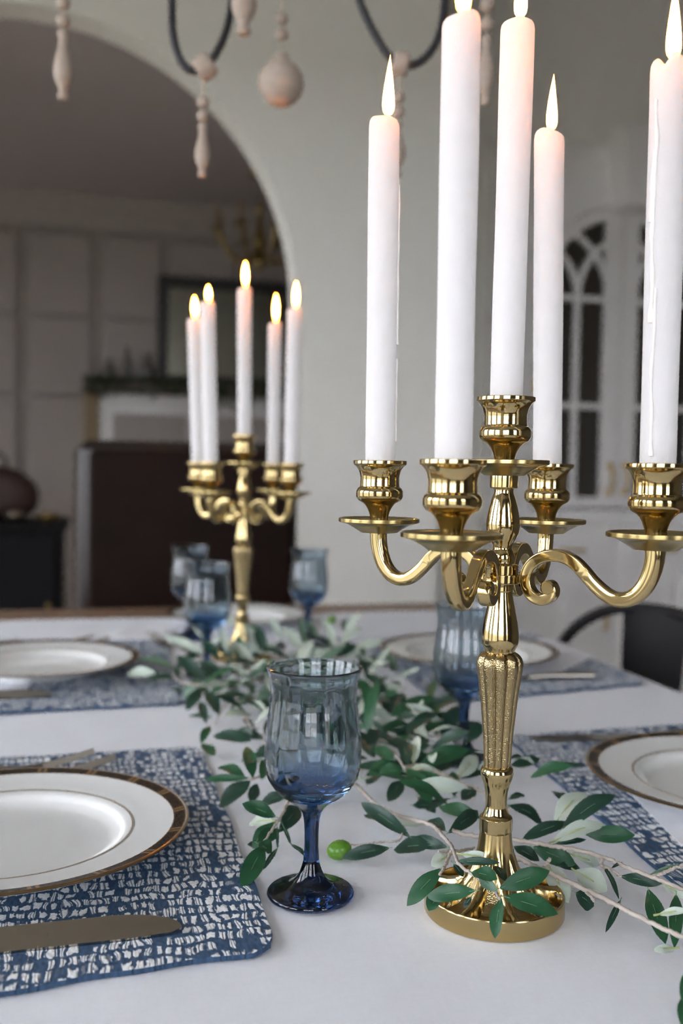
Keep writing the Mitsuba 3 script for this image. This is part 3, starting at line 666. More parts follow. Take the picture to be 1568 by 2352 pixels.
STEM_MID = lathe(seg_prof([(0, 177.2), (9.6, 177.2), (10.1, 179), (12.3, 184), (12.5, 187), (12.2, 192), (10.4, 203), (8.4, 213), (7.5, 218.6), (7.6, 219.4), (8.0, 219.6), (8.0, 224.6), (0, 224.8)]), 72, facet(14, .55, .182, .224))
STEM_UP = lathe(seg_prof([(0, 230.4), (10.6, 230.4), (11.0, 231), (11.0, 236.4), (10.4, 237), (8.2, 238.4), (8.4, 241.5), (7.8, 244.4), (6.3, 248), (6.6, 250), (8.6, 254), (11.0, 260), (11.3, 264), (10.5, 270), (8.3, 280), (6.4, 286.5), (6.6, 287.6), (9.2, 288.4), (9.4, 289), (9.4, 296.6), (8.6, 297.6), (0, 297.8)]), 72, facet(14, .5, .287, .298))
COLLAR = lathe(seg_prof([(0, 224.4), (12.0, 224.4), (12.5, 225), (12.5, 230.2), (12.0, 230.8), (0, 230.8)]), 48)
PAN = lathe(seg_prof([(0, 0), (13.4, 0), (13.8, .3), (18.5, 3.4), (24, 6.2), (29.0, 7.5), (29.7, 7.9), (29.7, 10.2), (29.2, 10.6), (28.4, 10.3), (26, 9.0), (14, 7.4), (0, 7.2)]), 72)
CUP = lathe(seg_prof([(0, 6.8), (7.4, 6.8), (6.8, 9.5), (6.7, 13), (7.8, 18), (10.2, 23), (11.9, 25.0), (12.6, 25.6), (15.5, 27.5), (17.2, 31.5), (17.2, 34.5), (16.0, 37.8), (14.6, 39.2), (14.4, 40.2), (14.3, 42), (14.2, 46), (15.2, 52), (17.5, 56.4), (19.3, 58.1), (19.5, 58.6), (19.5, 60.9), (19.0, 61.4), (17.8, 61.2), (13.6, 59.5), (11.6, 57), (11.4, 43), (0, 43)])*np.array([1, .86]), 72)
CUPH = .0614*.86
ARM_P = mm([(36.2, 224.4), (36.6, 220.4), (33.0, 216.6), (26.5, 216.2), (20.8, 220.5), (18.4, 229), (21.3, 237.3), (28.8, 243.4), (40.8, 245.4), (51.3, 241.6), (60.2, 233.4), (71.4, 223.6), (81.9, 220.2), (92, 224.2), (99, 234), (102.3, 246), (102.5, 254.2)])
AC = spline([(x, 0, z) for x, z in ARM_P], 90)
sl = np.linspace(0, 1, 90)
ARM = tube(AC, np.interp(sl, [0, .03, .3, .55, .66, .82, 1], [.0034, .0037, .0039, .0041, .0046, .0052, .0060]), 24, up=(0, 1, 0), ry=np.interp(sl, [0, .03, .3, .55, .57, .66, .82, 1], [.0042, .0044, .0042, .0041, .0037, .0042, .0050, .0060]), pw=np.interp(sl, [0, .55, .6, .8, 1], [7, 7, 4, 3, 2.4])[:, None])
CURL = moved(lathe([(0, -.0046), (.0040, -.0046), (.0049, -.0038), (.0049, .0038), (.0040, .0046), (0, .0046)], 24), (.0345, 0, .2240), 0, trimesh.transformations.rotation_matrix(PI/2, [1, 0, 0]))
LUG = box(.0105, .0190, -.0026, .0026, .2250, .2305, .001)
FLAMES = {}
def flame_mesh(h, w, lean=0.0, oval=False):
    k = np.linspace(0, 1, 26)
    r = w*np.interp(k, [0, .03, .09, .18, .3, .5, .7, .85, 1], [.0, .55, .90, 1, .95, .74, .48, .25, 0])
    if oval: r = w*np.sin(PI*k**.8)**.75
    m = lathe(np.stack([r, k*h], -1), 24)
    v = np.array(m.vertices); kk = v[:, 2]/h
    v[:, 0] += lean*kk**2
    return trimesh.Trimesh(v, m.faces, process=False), np.stack([np.zeros(len(v)), kk], -1)
def candle(b, tp, fh, fw, label, group, near=True, lean=0.0, drips=(), wickdir=(0.002, 0.0), notch=None):
    """b: foot inside the cup, tp: centre of the top; the wax leans along b -> tp."""
    b, tp = np.array(b, float), np.array(tp, float); ax = tp-b; L = np.linalg.norm(ax); ax /= L
    n = 48 if near else 32
    r0 = .0108
    prof = np.array([(0, 0), (r0*.98, 0), (r0, .001)]+[(r0*(1+.05*math.sin(q*1.3)*0+.035*q), .001+(L-.010)*q) for q in np.linspace(.04, 1, 14)]+[(r0*1.03, L-.0055), (r0*.99, L-.0026), (r0*.90, L-.0008), (r0*.78, L), (r0*.62, L-.0006), (r0*.45, L-.0018), (r0*.2, L-.0026), (0, L-.0028)])
    m = lathe(prof, n); v = np.array(m.vertices); rg = np.random.default_rng(int(abs(tp[0]*9e4)) % 9973)
    ph = rg.uniform(0, 6, 3); a = np.arctan2(v[:, 1], v[:, 0]); up = np.clip((v[:, 2]-L+.008)/.008, 0, 1)
    v[:, 2] += up*(.0016*np.sin(a+ph[0])+.0007*np.sin(2*a+ph[1]))
    if notch is not None:
        da = (a-notch+PI) % (2*PI)-PI
        v[:, 2] += up*(-.0045*np.exp(-(da/.28)**2)+.0030*np.exp(-((da-.8)/.5)**2))*(np.hypot(v[:, 0], v[:, 1]) > .004)
    v[:, :2] *= (1+.012*np.sin(v[:, 2]*40+ph[2])*np.clip((v[:, 2])/.05, 0, 1))[:, None]
    Rm = trimesh.geometry.align_vectors([0, 0, 1], ax); Rm[:3, 3] = b
    def place(x):
        x = x.copy(); x.apply_transform(Rm); return x
    t = thing('taper_candle', label, 'candle', group)
    obj('wax', place(trimesh.Trimesh(v, m.faces, process=False)), 'm_wax', t, 40)
    wd = np.array([wickdir[0], wickdir[1], 0])
    wk = spline([(0, 0, L-.004), wd*.3+[0, 0, L+.002], wd+[0, 0, L+.0055]], 8)
    obj('wick', place(tube(wk, .0009, 6)), 'm_wick', t)
    f, uv = flame_mesh(fh, fw, lean, not near)
    f.apply_translation([wd[0]*.8, wd[1]*.8, L+(.0018 if near else .0008)]); f = place(f)
    obj('flame', f, {'type': 'diffuse', 'reflectance': rgb(0, 0, 0)}, t, True, uv=uv, emitter={'type': 'area', 'radiance': FLAME})
    for (ang, z0, z1, w) in drips:
        zs = np.linspace(z1, z0, 26); rr = r0*(1+.035*zs/L)+.0004
        aa = ang+.05*np.sin(zs*70)+.03*np.sin(zs*160)
        P = np.stack([rr*np.cos(aa), rr*np.sin(aa), zs], -1)
        obj('wax_drip', place(tube(P, w*(1+.25*np.sin(zs*230+ang)+.5*(np.linspace(0, 1, 26) > .93)), 8)), 'm_drip', t, 60)
def candelabra(x, y, angs, label, rot=0.0):
    t = thing('candelabra', label, 'candelabra')
    L = (x, y, ZT+.0006)
    bm, bf = base_mesh()
    bk = obj('base', moved(bm, L, rot), 'm_brass_satin', t, 38); labels[bk] = {'label': 'round ribbed brass foot'}
    labels[obj('sunken_panels', moved(bf, L, rot), 'm_brass_cast', bk, 38)] = {'label': 'rough dark sunken fields between the ribs'}
    st = obj('stem', moved(STEM_LO, L, rot), 'm_brass', t, 32)
    obj('stem_knop', moved(STEM_MID, L, rot), 'm_brass', st, 32)
    labels[obj('fluted_section', moved(STEM_FL, L, rot+.4), 'm_brass_cast', st, 45)] = {'label': 'fluted cast middle section of the stem'}
    obj('collar', moved(COLLAR, L, rot), 'm_brass', st, 32)
    obj('finial', moved(STEM_UP, L, rot), 'm_brass', st, 32)
    obj('drip_pan', moved(PAN, (x, y, ZT+.2972), 0), 'm_brass_soft', t, 32)
    obj('candle_cup', moved(CUP, (x, y, ZT+.2968), 0), 'm_brass', t, 32)
    for a in angs:
        q = math.radians(a)
        k = obj('arm', moved(cat(ARM, CURL, LUG), L, q), 'm_brass', t, 35)
        p = (x+.1025*math.cos(q), y+.1025*math.sin(q), ZT+.2536)
        obj('drip_pan', moved(PAN, p, 0), 'm_brass_soft', k, 32)
        obj('candle_cup', moved(CUP, p, 0), 'm_brass', k, 32)
NA, FA = (128.1, 230.2, 48.3, 311.2), (127.6, 233.4, 53.4, 304.2)
NC, FC = (.267, .622), (.2278, 1.5443)
candelabra(*NC, NA, 'large polished brass five-arm candelabra in front, with leaves over its base', .15)
candelabra(*FC, FA, 'blurred brass five-arm candelabra further down the table', .5)
def cupc(c, a):
    if a is None: return (c[0], c[1], ZT+.2968+.0372)
    q = math.radians(a); return (c[0]+.1025*math.cos(q), c[1]+.1025*math.sin(q), ZT+.2536+.0372)
GN, GF = 'tall lit candles of the front candelabra', 'lit candles of the far candelabra'
def cd(c, a, top, fh, fw, label, g, **k): candle(cupc(c, a), top, fh, fw, label, g, **k)
cd(NC, NA[0], (.2022, .7030, 1.3125), .044, .0046, 'white lit taper candle, leftmost of the front candelabra', GN, drips=((-.35, .10, .215, .0009), (-.25, .03, .09, .0007)), wickdir=(.003, -.002), lean=.001)
cd(NC, NA[1], (.2007, .5434, 1.3165), .042, .0046, 'white lit taper candle nearest the camera, just left of the raised centre one', GN, wickdir=(.001, 0))
cd(NC, None, (.2688, .6216, 1.3560), .042, .0046, 'white lit taper candle standing in the raised centre cup of the front candelabra', GN)
cd(NC, NA[2], (.3300, .6998, 1.3145), .042, .0042, 'shorter white lit taper candle behind and right of the centre one, with a bent wick', GN, wickdir=(.003, .001), lean=.0015)
cd(NC, NA[3], (.3342, .5450, 1.3070), .046, .0046, 'white lit taper candle with wax runs at the right edge', GN, drips=((3.55, .10, .232, .0012), (3.75, .02, .12, .0009), (3.4, .16, .20, .0009)), wickdir=(.003, .0), notch=-2.45)
cd(FC, FA[0], (.1560, 1.6329, 1.2985), .036, .0046, 'white lit candle, leftmost of the far candelabra', GF, near=False)
cd(FC, FA[1], (.1595, 1.4690, 1.2995), .024, .0044, 'white lit candle leaning left with a short flame, second from left of the far candelabra', GF, near=False)
cd(FC, None, (.2244, 1.5451, 1.3370), .040, .0046, 'white lit candle in the raised centre cup of the far candelabra', GF, near=False)
cd(FC, FA[2], (.2870, 1.6245, 1.2978), .046, .0046, 'white lit candle between the centre and rightmost ones of the far candelabra', GF, near=False)
cd(FC, FA[3], (.2868, 1.4576, 1.2955), .039, .0044, 'white lit candle, rightmost of the far candelabra', GF, near=False)

# ---------------------------------------------------------------- olive branches along the table
LEAVES = """
AD 2390 7234 160 2105 7638 314 123 -47 -58 66
AD 2456 7548 100 2221 7955 93 133 -29 -15 95
AD 2612 7046 260 2584 7348 240 106 -44 2 90
AD 2645 7057 240 3001 7358 282 123 42 -60 68
AD 2515 7080 140 2270 7251 60 175 -46 -26 85
AD 2602 6974 160 2423 7280 120 109 -79 -40 47
AD 2198 7143 120 1843 7179 60 111 -18 -76 63
AU 2431 6475 300 2283 6418 260 107 4 -65 76
AT 2299 6269 300 2039 6197 100 122 -28 -73 63
AT 2361 5806 340 2106 6001 240 115 -63 -52 58
AT 2201 6008 240 2098 5930 180 103 -24 -38 90
AU 2433 6247 400 2625 6116 400 70 -45 -66 61
AD 2365 6175 380 2616 6007 420 57 -51 -61 61
AT 2416 5995 380 2513 5807 400 109 -52 -18 84
AG 2456 5972 360 2500 5764 340 75 -80 -22 56
AT 2534 5811 340 2882 5822 420 130 -10 -84 53
AT 2534 5725 320 2812 5551 260 144 -18 -57 80
AT 2515 5750 300 2418 5604 120 93 -59 -44 68
AD 2392 5941 240 2337 5926 180 39 -46 -65 60
AD 2415 6329 300 2457 6251 240 61 14 -56 82
AD 2621 6113 360 2591 5860 360 76 -2 0 100
BU 3486 6967 280 3865 7203 426 175 -22 -24 95
BD 3474 6818 300 3951 6890 505 146 -26 -54 80
BU 3341 6718 240 3800 6775 323 129 -8 -56 83
BD 3568 6933 300 3163 6861 220 110 -5 -60 80
BT 3640 6766 260 4002 6675 260 133 -22 -88 42
BD 3348 6681 240 3644 6764 220 48 25 -73 63
BT 3181 6698 220 3433 6517 140 146 -38 -76 52
BD 3293 6514 140 3499 6573 80 87 38 -58 72
BU 3439 6614 180 3685 6617 80 100 25 -77 58
BU 3398 6462 120 3521 6214 60 175 -39 -39 83
BD 3598 6171 180 3843 6042 160 88 -36 -77 52
BU 3844 6071 160 3958 5901 100 75 -45 -55 71
BT 3641 5887 200 3515 5469 40 123 -33 -25 91
BT 3780 5774 200 3539 5407 40 91 -12 -33 94
BU 3533 5387 50 3371 5372 60 56 11 -69 71
BD 3643 6254 240 3480 6093 280 23 54 -36 76
BG 3780 6108 200 3980 6009 300 27 -57 -53 62
CU 3179 6436 180 3145 6060 80 148 -37 -21 91
CD 3200 6063 140 3311 6016 60 169 18 -72 67
CD 3531 6303 220 3465 5957 120 48 20 -31 93
CD 3467 5942 120 3231 5708 30 45 8 -43 90
CU 3477 5495 220 3623 5398 280 56 -57 -41 71
CD 3128 6929 140 3264 6770 80 107 -22 -50 84
CD 3410 7682 240 3592 7761 240 66 18 -42 89
CD 3348 7539 240 3619 7468 100 156 27 -53 80
DT 2724 8346 340 2808 7928 160 175 -15 -42 90
DT 2748 8355 320 2949 8005 220 175 -8 -32 94
DT 2710 8416 300 2503 8469 280 143 -23 -61 76
DT 2751 8688 260 2452 8663 220 175 -4 -66 75
DD 2809 8584 300 2888 9028 426 143 -6 -26 96
DU 2882 8639 300 3051 9055 432 127 -40 -12 91
DT 2951 8692 260 3467 8750 368 175 -7 -71 70
DU 2797 8532 280 3048 8484 280 64 -10 -55 83
DU 3238 8446 200 3548 8740 300 149 35 -61 71
DD 3284 8476 180 3624 8788 160 158 45 -44 78
DD 2752 7821 140 3106 8091 140 175 -15 20 97
DD 2697 8083 100 2902 8057 80 128 3 -43 90
DD 3260 8052 220 3119 8018 140 140 -31 -55 78
DD 2725 8467 200 2531 8291 80 138 6 -61 79
DD 2650 8838 180 2455 8710 100 162 -24 -22 94
DD 2794 8236 120 2863 7967 60 110 -28 -28 92
DT 2772 8895 260 2671 9219 300 129 -57 -27 77
DD 3112 8682 180 3454 8904 220 157 8 -30 95
ED 1604 8148 240 1384 8207 160 125 -41 -51 76
ET 1380 7484 300 1129 7540 400 129 10 -74 66
EU 1370 7559 240 1207 7702 180 119 -56 -31 77
ET 1390 7536 240 1198 7433 80 123 -34 -56 76
ET 1398 7427 220 1211 7272 200 120 36 -53 77
ET 1241 7178 200 1025 6837 40 150 23 -53 82
ET 1185 7117 240 1284 7085 180 175 43 -28 86
ED 1386 7440 240 1365 7294 120 27 -8 -63 78
ED 1368 7311 120 1232 7145 30 40 8 -53 85
ED 1445 7532 220 1482 7359 120 31 -12 -52 85
ED 1482 7377 120 1595 7281 40 47 24 -44 87
ED 1430 7594 140 1658 7968 200 146 49 -42 77
ED 1233 7447 140 1201 7557 50 94 -42 -65 -64
FT 1347 8602 260 960 8703 240 74 -24 -79 56
FD 1351 8578 240 1070 8454 60 157 -18 -66 73
FT 1369 8545 280 1379 8988 435 128 2 -33 94
FT 1321 8684 240 1115 8971 260 125 -24 -24 94
FD 1420 8617 200 1345 8499 80 108 13 -75 65
FD 1544 9778 260 1195 10039 260 155 -37 -49 79
FD 1685 9833 260 1462 10161 260 110 -63 -43 65
FT 1234 10648 200 1113 10416 80 101 2 -47 88
FT 1119 10342 100 1212 10014 60 126 -14 -16 98
FD 1642 10917 200 1702 10796 140 102 13 -39 91
FD 1793 9591 220 1559 9616 160 151 -26 -62 74
FT 1457 8607 240 1606 8908 340 128 -7 -28 96
FD 1722 9943 260 1933 10360 303 174 13 -17 98
GD 1378 12523 300 1045 12814 566 175 -18 -77 62
GG 1028 13215 340 575 13473 409 161 -7 -37 92
GU 809 13342 240 445 13630 169 170 -53 -50 68
GD 1627 12750 300 1373 13128 416 140 -30 -46 83
GD 1700 13721 340 1509 14102 535 169 -20 -52 83
GD 1910 13752 340 1726 14154 495 134 -64 -51 57
GD 1303 12213 260 1101 11956 60 155 2 -62 78
GD 1340 12061 260 1451 11648 68 157 -2 -43 90
GD 1332 11333 120 1096 11619 80 70 -52 -32 79
GD 1252 11149 100 1228 11594 245 108 -20 -31 93
GU 1540 14032 360 986 14401 547 156 -19 -66 73
GG 1257 12395 260 1107 12521 100 175 -79 -52 33
GG 1796 11964 200 1998 11560 76 174 -8 -33 94
GD 1930 11796 180 2068 11664 100 175 1 -51 86
GG 1654 11705 160 1913 11857 220 121 24 -68 69
HU 1630 14868 400 1332 15210 816 118 -16 -82 56
HU 2161 15403 500 1916 15658 811 109 -27 -84 47
HU 2330 13911 360 2128 14268 745 175 18 -67 72
HU 2079 13106 340 1824 13408 646 175 29 -55 78
HU 2593 13979 340 2132 14269 427 175 -39 -77 50
HT 2410 14405 460 2312 14834 620 157 -40 -40 83
HD 2354 13691 400 2281 14028 716 172 -34 -68 65
HU 2577 13229 300 2182 13004 182 175 -13 -28 95
HU 1863 12422 260 1555 12602 120 175 -46 -10 88
HU 2964 13922 340 2704 14253 671 175 -9 -74 67
HG 3087 14505 360 3079 14820 706 118 -21 -73 66
HU 2694 13210 300 2977 13412 617 152 -22 -72 66
HG 2301 12368 200 2022 12364 100 169 -15 -87 46
HU 2249 12716 240 2408 12323 40 169 -38 -54 75
HU 2995 13471 300 3409 13639 442 166 1 -66 75
HU 1815 13774 400 1762 14117 714 126 3 -67 74
HU 2748 14472 440 2609 14824 715 131 -32 -66 68
HG 1993 13320 360 1951 13681 657 154 -23 -63 74
IU 3429 13979 380 3301 14301 780 138 1 -78 63
IU 3551 14209 400 3927 14380 624 124 -7 -73 68
IU 3715 14602 460 4029 14773 796 156 -49 -49 71
IU 3641 14034 300 4199 14134 462 175 -10 -66 74
ID 3372 13736 300 3753 13970 437 142 21 -73 65
IU 3236 13433 300 2930 13765 432 175 -27 -56 78
ID 3436 12992 260 3891 13083 408 175 -21 -39 90
IU 3489 12512 240 3915 12762 646 82 -10 -80 60
IT 3262 12549 240 3519 12189 81 175 -16 -49 86
IG 3313 14621 400 3223 15013 641 111 -21 -55 81
ID 3814 14996 460 3987 15407 600 129 -47 -10 88
JT 2710 9596 260 2931 10030 773 152 -64 -43 64
JT 2973 10457 280 2963 10774 625 120 -8 -73 67
JD 3581 9550 220 3962 9733 360 175 -15 -38 91
JD 3533 9721 240 3854 9995 446 164 6 -65 76
JT 3374 9993 260 3726 10247 434 175 -22 -33 92
JT 3186 10399 280 3745 10502 457 175 -15 -59 80
JT 2910 9892 280 3310 10004 260 147 24 -73 64
JU 2835 9877 260 3040 10094 320 131 13 -38 92
JU 3370 9622 220 3330 10084 286 119 -61 -16 77
JD 3282 10999 260 3641 11210 300 128 31 -66 69
JD 3228 9015 200 3693 9055 250 103 0 -79 61
JD 2930 9797 240 3050 9500 180 146 -23 -28 93
JD 2647 9129 220 2639 9589 310 151 -29 -19 94
JD 3263 10586 260 3504 10957 414 134 -21 -26 94
JU 3577 10298 220 3591 9976 160 159 6 -18 98
JD 3163 11325 240 3361 10904 178 175 -17 -22 96
JG 3029 9361 220 3370 9622 220 110 41 -54 74
JD 2791 9477 200 2851 9218 140 112 -59 -31 74
CT 3343 4880 220 3141 4708 120 90 -24 -26 93
CT 3171 4747 120 3060 4483 40 100 -30 -16 94
"""
STEMS = """
A 2.3 1.2 2272 8837 120 2317 8386 160 2360 7602 220 2537 7202 260 2523 6916 300 2469 6492 340 2383 6082 380 2459 5978 340 2491 5721 320
A 1.3 1.0 2449 6482 330 2391 6386 310 2298 6240 300 2270 6221 280
A 1.0 0.7 2363 7316 180 2253 7187 150 2183 7246 130 2063 7287 110 1946 7319 100
A 1.2 1.0 2418 6655 260 2615 6700 240 2738 6771 220
B 2.0 1.6 2691 7085 240 2820 6876 260 3014 6756 270 3224 6609 270 3466 6434 260 3586 6215 260 3718 6007 240 3854 5809 220 4005 5678 180
B 1.4 0.9 3520 6292 260 3493 6253 240 3488 6201 230
B 1.3 0.8 3489 6222 240 3519 6154 240 3572 6120 200
B 1.6 1.2 3755 5985 240 3860 5994 270 4006 6012 300
C 2.1 1.7 2898 6976 140 2983 6604 200 3064 6202 240 3187 5872 240 3279 5586 240 3361 5317 240 3465 5176 220 3601 5089 160 3530 4963 120
C 1.7 1.5 3060 6288 230 3117 6288 300
C 1.5 1.2 3175 5874 240 3246 5896 160
D 1.9 1.6 2746 8501 300 3021 8609 240 3158 8345 220 3242 8080 220 3331 7946 200 3401 7685 180
D 1.5 1.2 2763 9537 220 2828 9225 260 2784 8797 300 2729 8438 320
E 1.7 1.0 1867 8592 240 1666 8201 260 1470 7634 280 1396 7478 260 1301 7299 240 1222 7182 200
F 1.6 1.2 2083 9932 200 1740 9299 220 1477 8731 240 1341 8565 260
F 1.3 1.0 1683 11191 180 1664 9862 240 1740 9299 220
G 1.7 1.2 2378 12790 220 1881 12549 260 1527 12385 280 1287 12374 280 1049 13477 240
G 1.3 0.9 1751 12212 200 1485 11600 140 1349 11092 100
H 1.7 1.0 2862 12856 160 2635 13523 240 2403 14356 340 2161 15403 500
H 1.4 0.9 2389 12535 160 2217 13594 300 1952 14588 440
I 1.6 0.9 2805 12729 160 3400 13855 340 3820 14750 500 4247 15620 620
I 1.3 0.9 3235 13427 240 3469 12888 280 3816 13031 300
J 1.6 1.1 2483 9002 140 2881 9785 200 3301 9770 220 3583 9753 220
J 1.3 0.9 2881 9785 200 2957 10363 280 3115 10862 400
"""

OLIVES = [('A', .1846, .7275, .768, .0075, 'm_olive', (1, .15, .05)), ('J', .3301, .9993, .784, .0052, 'm_darkolive', (.7, .5, .4)), ('J', .3099, .9617, .789, .0055, 'm_olive', (.6, .6, .2)), ('I', .3722, 1.5442, .818, .0062, 'm_olive', (.5, .6, .4))]
BL = {'A': 'olive branch lying across the front of the brass base, with one green olive', 'B': 'olive branch reaching to the right edge past the right plate', 'C': 'lower olive branch with a long bare stem running off at the lower right',
      'D': 'olive branch between the front goblet and the brass stem', 'E': 'small olive sprig left of the front goblet stem', 'F': 'olive sprig beside the front left placemat corner and goblet bowl',
      'G': 'olive sprig reaching over the far left placemat', 'H': 'pale blurred olive sprig before the far candelabra base', 'I': 'pale upright olive sprig right of the far candelabra', 'J': 'olive branch behind the front goblet, under the second goblet'}
def leaf_mesh(B, Tp, w, n, bend, fold, twist):
    B, Tp, n = map(np.asarray, (B, Tp, n)); ax = Tp-B; L = np.linalg.norm(ax); ax = ax/L
    n = n-ax*(n@ax); n = n/np.linalg.norm(n); side = np.cross(n, ax)
    u = np.linspace(0, 1, 13); s = np.array([-1, -.62, 0, .62, 1])
    half = .5*w*np.interp(u, [0, .04, .12, .3, .5, .7, .85, .95, 1], [.10, .22, .50, .88, 1.0, .90, .62, .30, .02])
    half = np.convolve(np.pad(half, 1, mode='edge'), [.2, .6, .2], 'valid'); half[0], half[-1] = .06*w, .01*w
    v = []
    for i, a in enumerate(u):
        c = B+ax*L*a+n*(bend*L*math.sin(PI*a))
        tw = twist*(a-.5); sd = side*math.cos(tw)+n*math.sin(tw); nn = n*math.cos(tw)-side*math.sin(tw)
        for q in s: v.append(c+sd*half[i]*q+nn*(fold*half[i]*abs(q)**1.3+.0006*math.sin(9*a+3*q)*min(1, half[i]/.004)))
    k = len(s); i, j = np.meshgrid(np.arange(len(u)-1), np.arange(k-1), indexing='ij')
    q = np.stack([i*k+j, i*k+j+1, (i+1)*k+j+1, (i+1)*k+j], -1).reshape(-1, 4)
    m = trimesh.Trimesh(np.array(v), quads(q), process=False)
    mr = spline([B-ax*.003, B, B+ax*L*.35+n*(bend*L*math.sin(PI*.35)-.0001), B+ax*L*.6+n*(bend*L*math.sin(PI*.6)-.0001)], 10)
    return m, n, mr
rl = np.random.default_rng(17)
OB = {}
for c in 'ABCDEFGHIJ':
    OB[c] = thing('olive_branch', BL[c], 'olive branch')
for row in STEMS.strip().split('\n'):
    c, r0, r1, *q = row.split(); P = np.array(q, float).reshape(-1, 3)/1e4+[0, 0, ZT]
    S = spline(P, 12*len(P)); S += rl.normal(0, .00025, S.shape)
    kk = np.linspace(float(r0), float(r1), len(S))*.00085
    kk *= 1+.22*(np.arange(len(S)) % 13 == 6)
    S[:, 2] = np.maximum(S[:, 2], ZT+.0012+kk)
    obj('stem', tube(S, kk, 7), 'm_twig', OB[c], 60)
MATS = {'T': 'm_leaf', 'D': 'm_leaf_dark', 'G': 'm_leaf_grey', 'U': 'm_leaf_dark'}
LV = []
for row in LEAVES.strip().split('\n'):
    h, *q = row.split(); q = np.array(q, float)
    LV.append((h[0], h[1], q[0:3]/1e4+[0, 0, ZT], q[3:6]/1e4+[0, 0, ZT], q[6]/1e4, q[7:10]/100))
NH = len(LV)
# more of the same leaves to fill the garland between the sprigs drawn one by one
FILL = {'D': ((.215, .76), (.40, .97), 42), 'F': ((.13, .88), (.24, 1.10), 22), 'G': ((.10, 1.17), (.20, 1.42), 28), 'H': ((.16, 1.20), (.28, 1.50), 46), 'I': ((.27, 1.25), (.40, 1.52), 40), 'J': ((.22, .95), (.40, 1.22), 66)}
for c, (a, b, n) in FILL.items():
    for i in range(n):
        x, y = rl.uniform(a[0], b[0]), rl.uniform(a[1], b[1])
        if min(math.hypot(x-g[0], y-g[1]) for g in ((.373, .957), (.158, 1.415), (.356, 1.65))) < .036: continue
        z = ZT+rl.uniform(.008, .040); an = rl.uniform(0, 2*PI); L = rl.uniform(.034, .052); ti = rl.uniform(-.1, .55)
        B = np.array([x, y, z]); Tp = B+L*np.array([math.cos(an)*math.cos(ti), math.sin(an)*math.cos(ti), math.sin(ti)])
        Tp[2] = max(Tp[2], ZT+.004)
        nn = np.array([rl.normal(0, .45), -.35+rl.normal(0, .45), 1.0])
        pale = rl.random() < (.50 if c in 'HI' else .22)
        LV.append((c, 'U' if pale else ('D' if rl.random() < .6 else 'T' if c not in 'HI' else 'G'), B, Tp, rl.uniform(.010, .0145), nn))
drawn = sum(1 for q in LV[:NH] if q[0] in 'ABCDE')
for c, face, B, Tp, w, n in LV:
    m, n2, mr = leaf_mesh(B, Tp, w, n, rl.uniform(.02, .10), rl.uniform(.10, .35), rl.uniform(-.5, .5))
    v = np.array(m.vertices); v[:, 2] = np.maximum(v[:, 2], ZT+.0016)
    f = np.array(m.faces)
    # front of the mesh is the dark upper face; a leaf seen from beneath shows the pale back
    nn = np.cross(v[f[:, 1]]-v[f[:, 0]], v[f[:, 2]]-v[f[:, 0]]).sum(0)
    if (nn @ n2 > 0) == (face == 'U'): f = f[:, ::-1]
    lk = obj('leaf', trimesh.Trimesh(v, f, process=False), MATS[face], OB[c], True)
    if c in 'ABCDE' and drawn > 0:
        drawn -= 1
        q = mr+n2*(.00022 if face != 'U' else .0004); q[:, 2] = np.maximum(q[:, 2], ZT+.0017)
        w0 = .00028 if face != 'U' else .00075
        obj('midrib', tube(q, np.linspace(w0, w0*.45, 10), 6), 'm_midrib_pale' if face == 'U' else 'm_midrib', lk)
for c, x, y, z, r, m_, d in OLIVES:
    b = ball((0, 0, 0), r, 3, (1.0, 1.0, 1.0)); v = np.array(b.vertices); v[:, 0] *= 1.28; v[:, 0] *= 1+.08*(v[:, 0] < 0)
    b = trimesh.Trimesh(v, b.faces, process=False); b.apply_transform(trimesh.geometry.align_vectors([1, 0, 0], np.array(d)/np.linalg.norm(d))); b.apply_translation((x, y, max(z, ZT+r+.0008)))
    labels[obj('olive', b, m_, OB[c], True)] = {'label': 'bright green olive' if m_ == 'm_olive' else 'small dark olive'}

# ---------------------------------------------------------------- bead chandelier over the table
t = thing('bead_chandelier', 'black iron chandelier with hanging wooden beads over the table', 'chandelier')
hc = np.array([.28, 1.42])
RZ, RR = 1.93, .27
a = np.linspace(0, 2*PI, 65)
obj('ring', tube(np.stack([hc[0]+RR*np.cos(a), hc[1]+RR*.5*np.sin(a), np.full(65, RZ)], -1), .008, 8, caps=False), 'm_iron', t, 60)
obj('rod', tube([(hc[0], hc[1], RZ), (hc[0], hc[1], CEIL)], .009, 10), 'm_iron', t, 60)
obj('cross_bar', cat(tube([(hc[0]-RR, hc[1], RZ), (hc[0]+RR, hc[1], RZ)], .007, 8), tube([(hc[0], hc[1]-RR*.5, RZ), (hc[0], hc[1]+RR*.5, RZ)], .007, 8)), 'm_iron', t, 60)
obj('canopy', moved(lathe([(0, -.03), (.05, -.022), (.06, 0), (0, 0)], 32), (hc[0], hc[1], CEIL)), 'm_iron', t, 40)
LOOPS = [[(.100, 1.45, RZ), (.1005, 1.449, 1.80), (.103, 1.448, 1.714), (.107, 1.444, 1.653), (.126, 1.438, 1.617), (.146, 1.433, 1.619), (.175, 1.428, 1.666), (.185, 1.428, 1.716), (.195, 1.428, 1.80), (.20, 1.428, RZ)],
         [(.335, 1.395, RZ), (.343, 1.39, 1.80), (.358, 1.384, 1.719), (.384, 1.376, 1.664), (.403, 1.369, 1.636), (.417, 1.366, 1.629), (.436, 1.361, 1.630), (.463, 1.356, 1.659), (.475, 1.355, 1.721), (.482, 1.36, 1.80), (.486, 1.37, RZ)]]
for L in LOOPS: obj('loop', tube(spline(L, 60), .0055, 10), 'm_iron', t, 60)
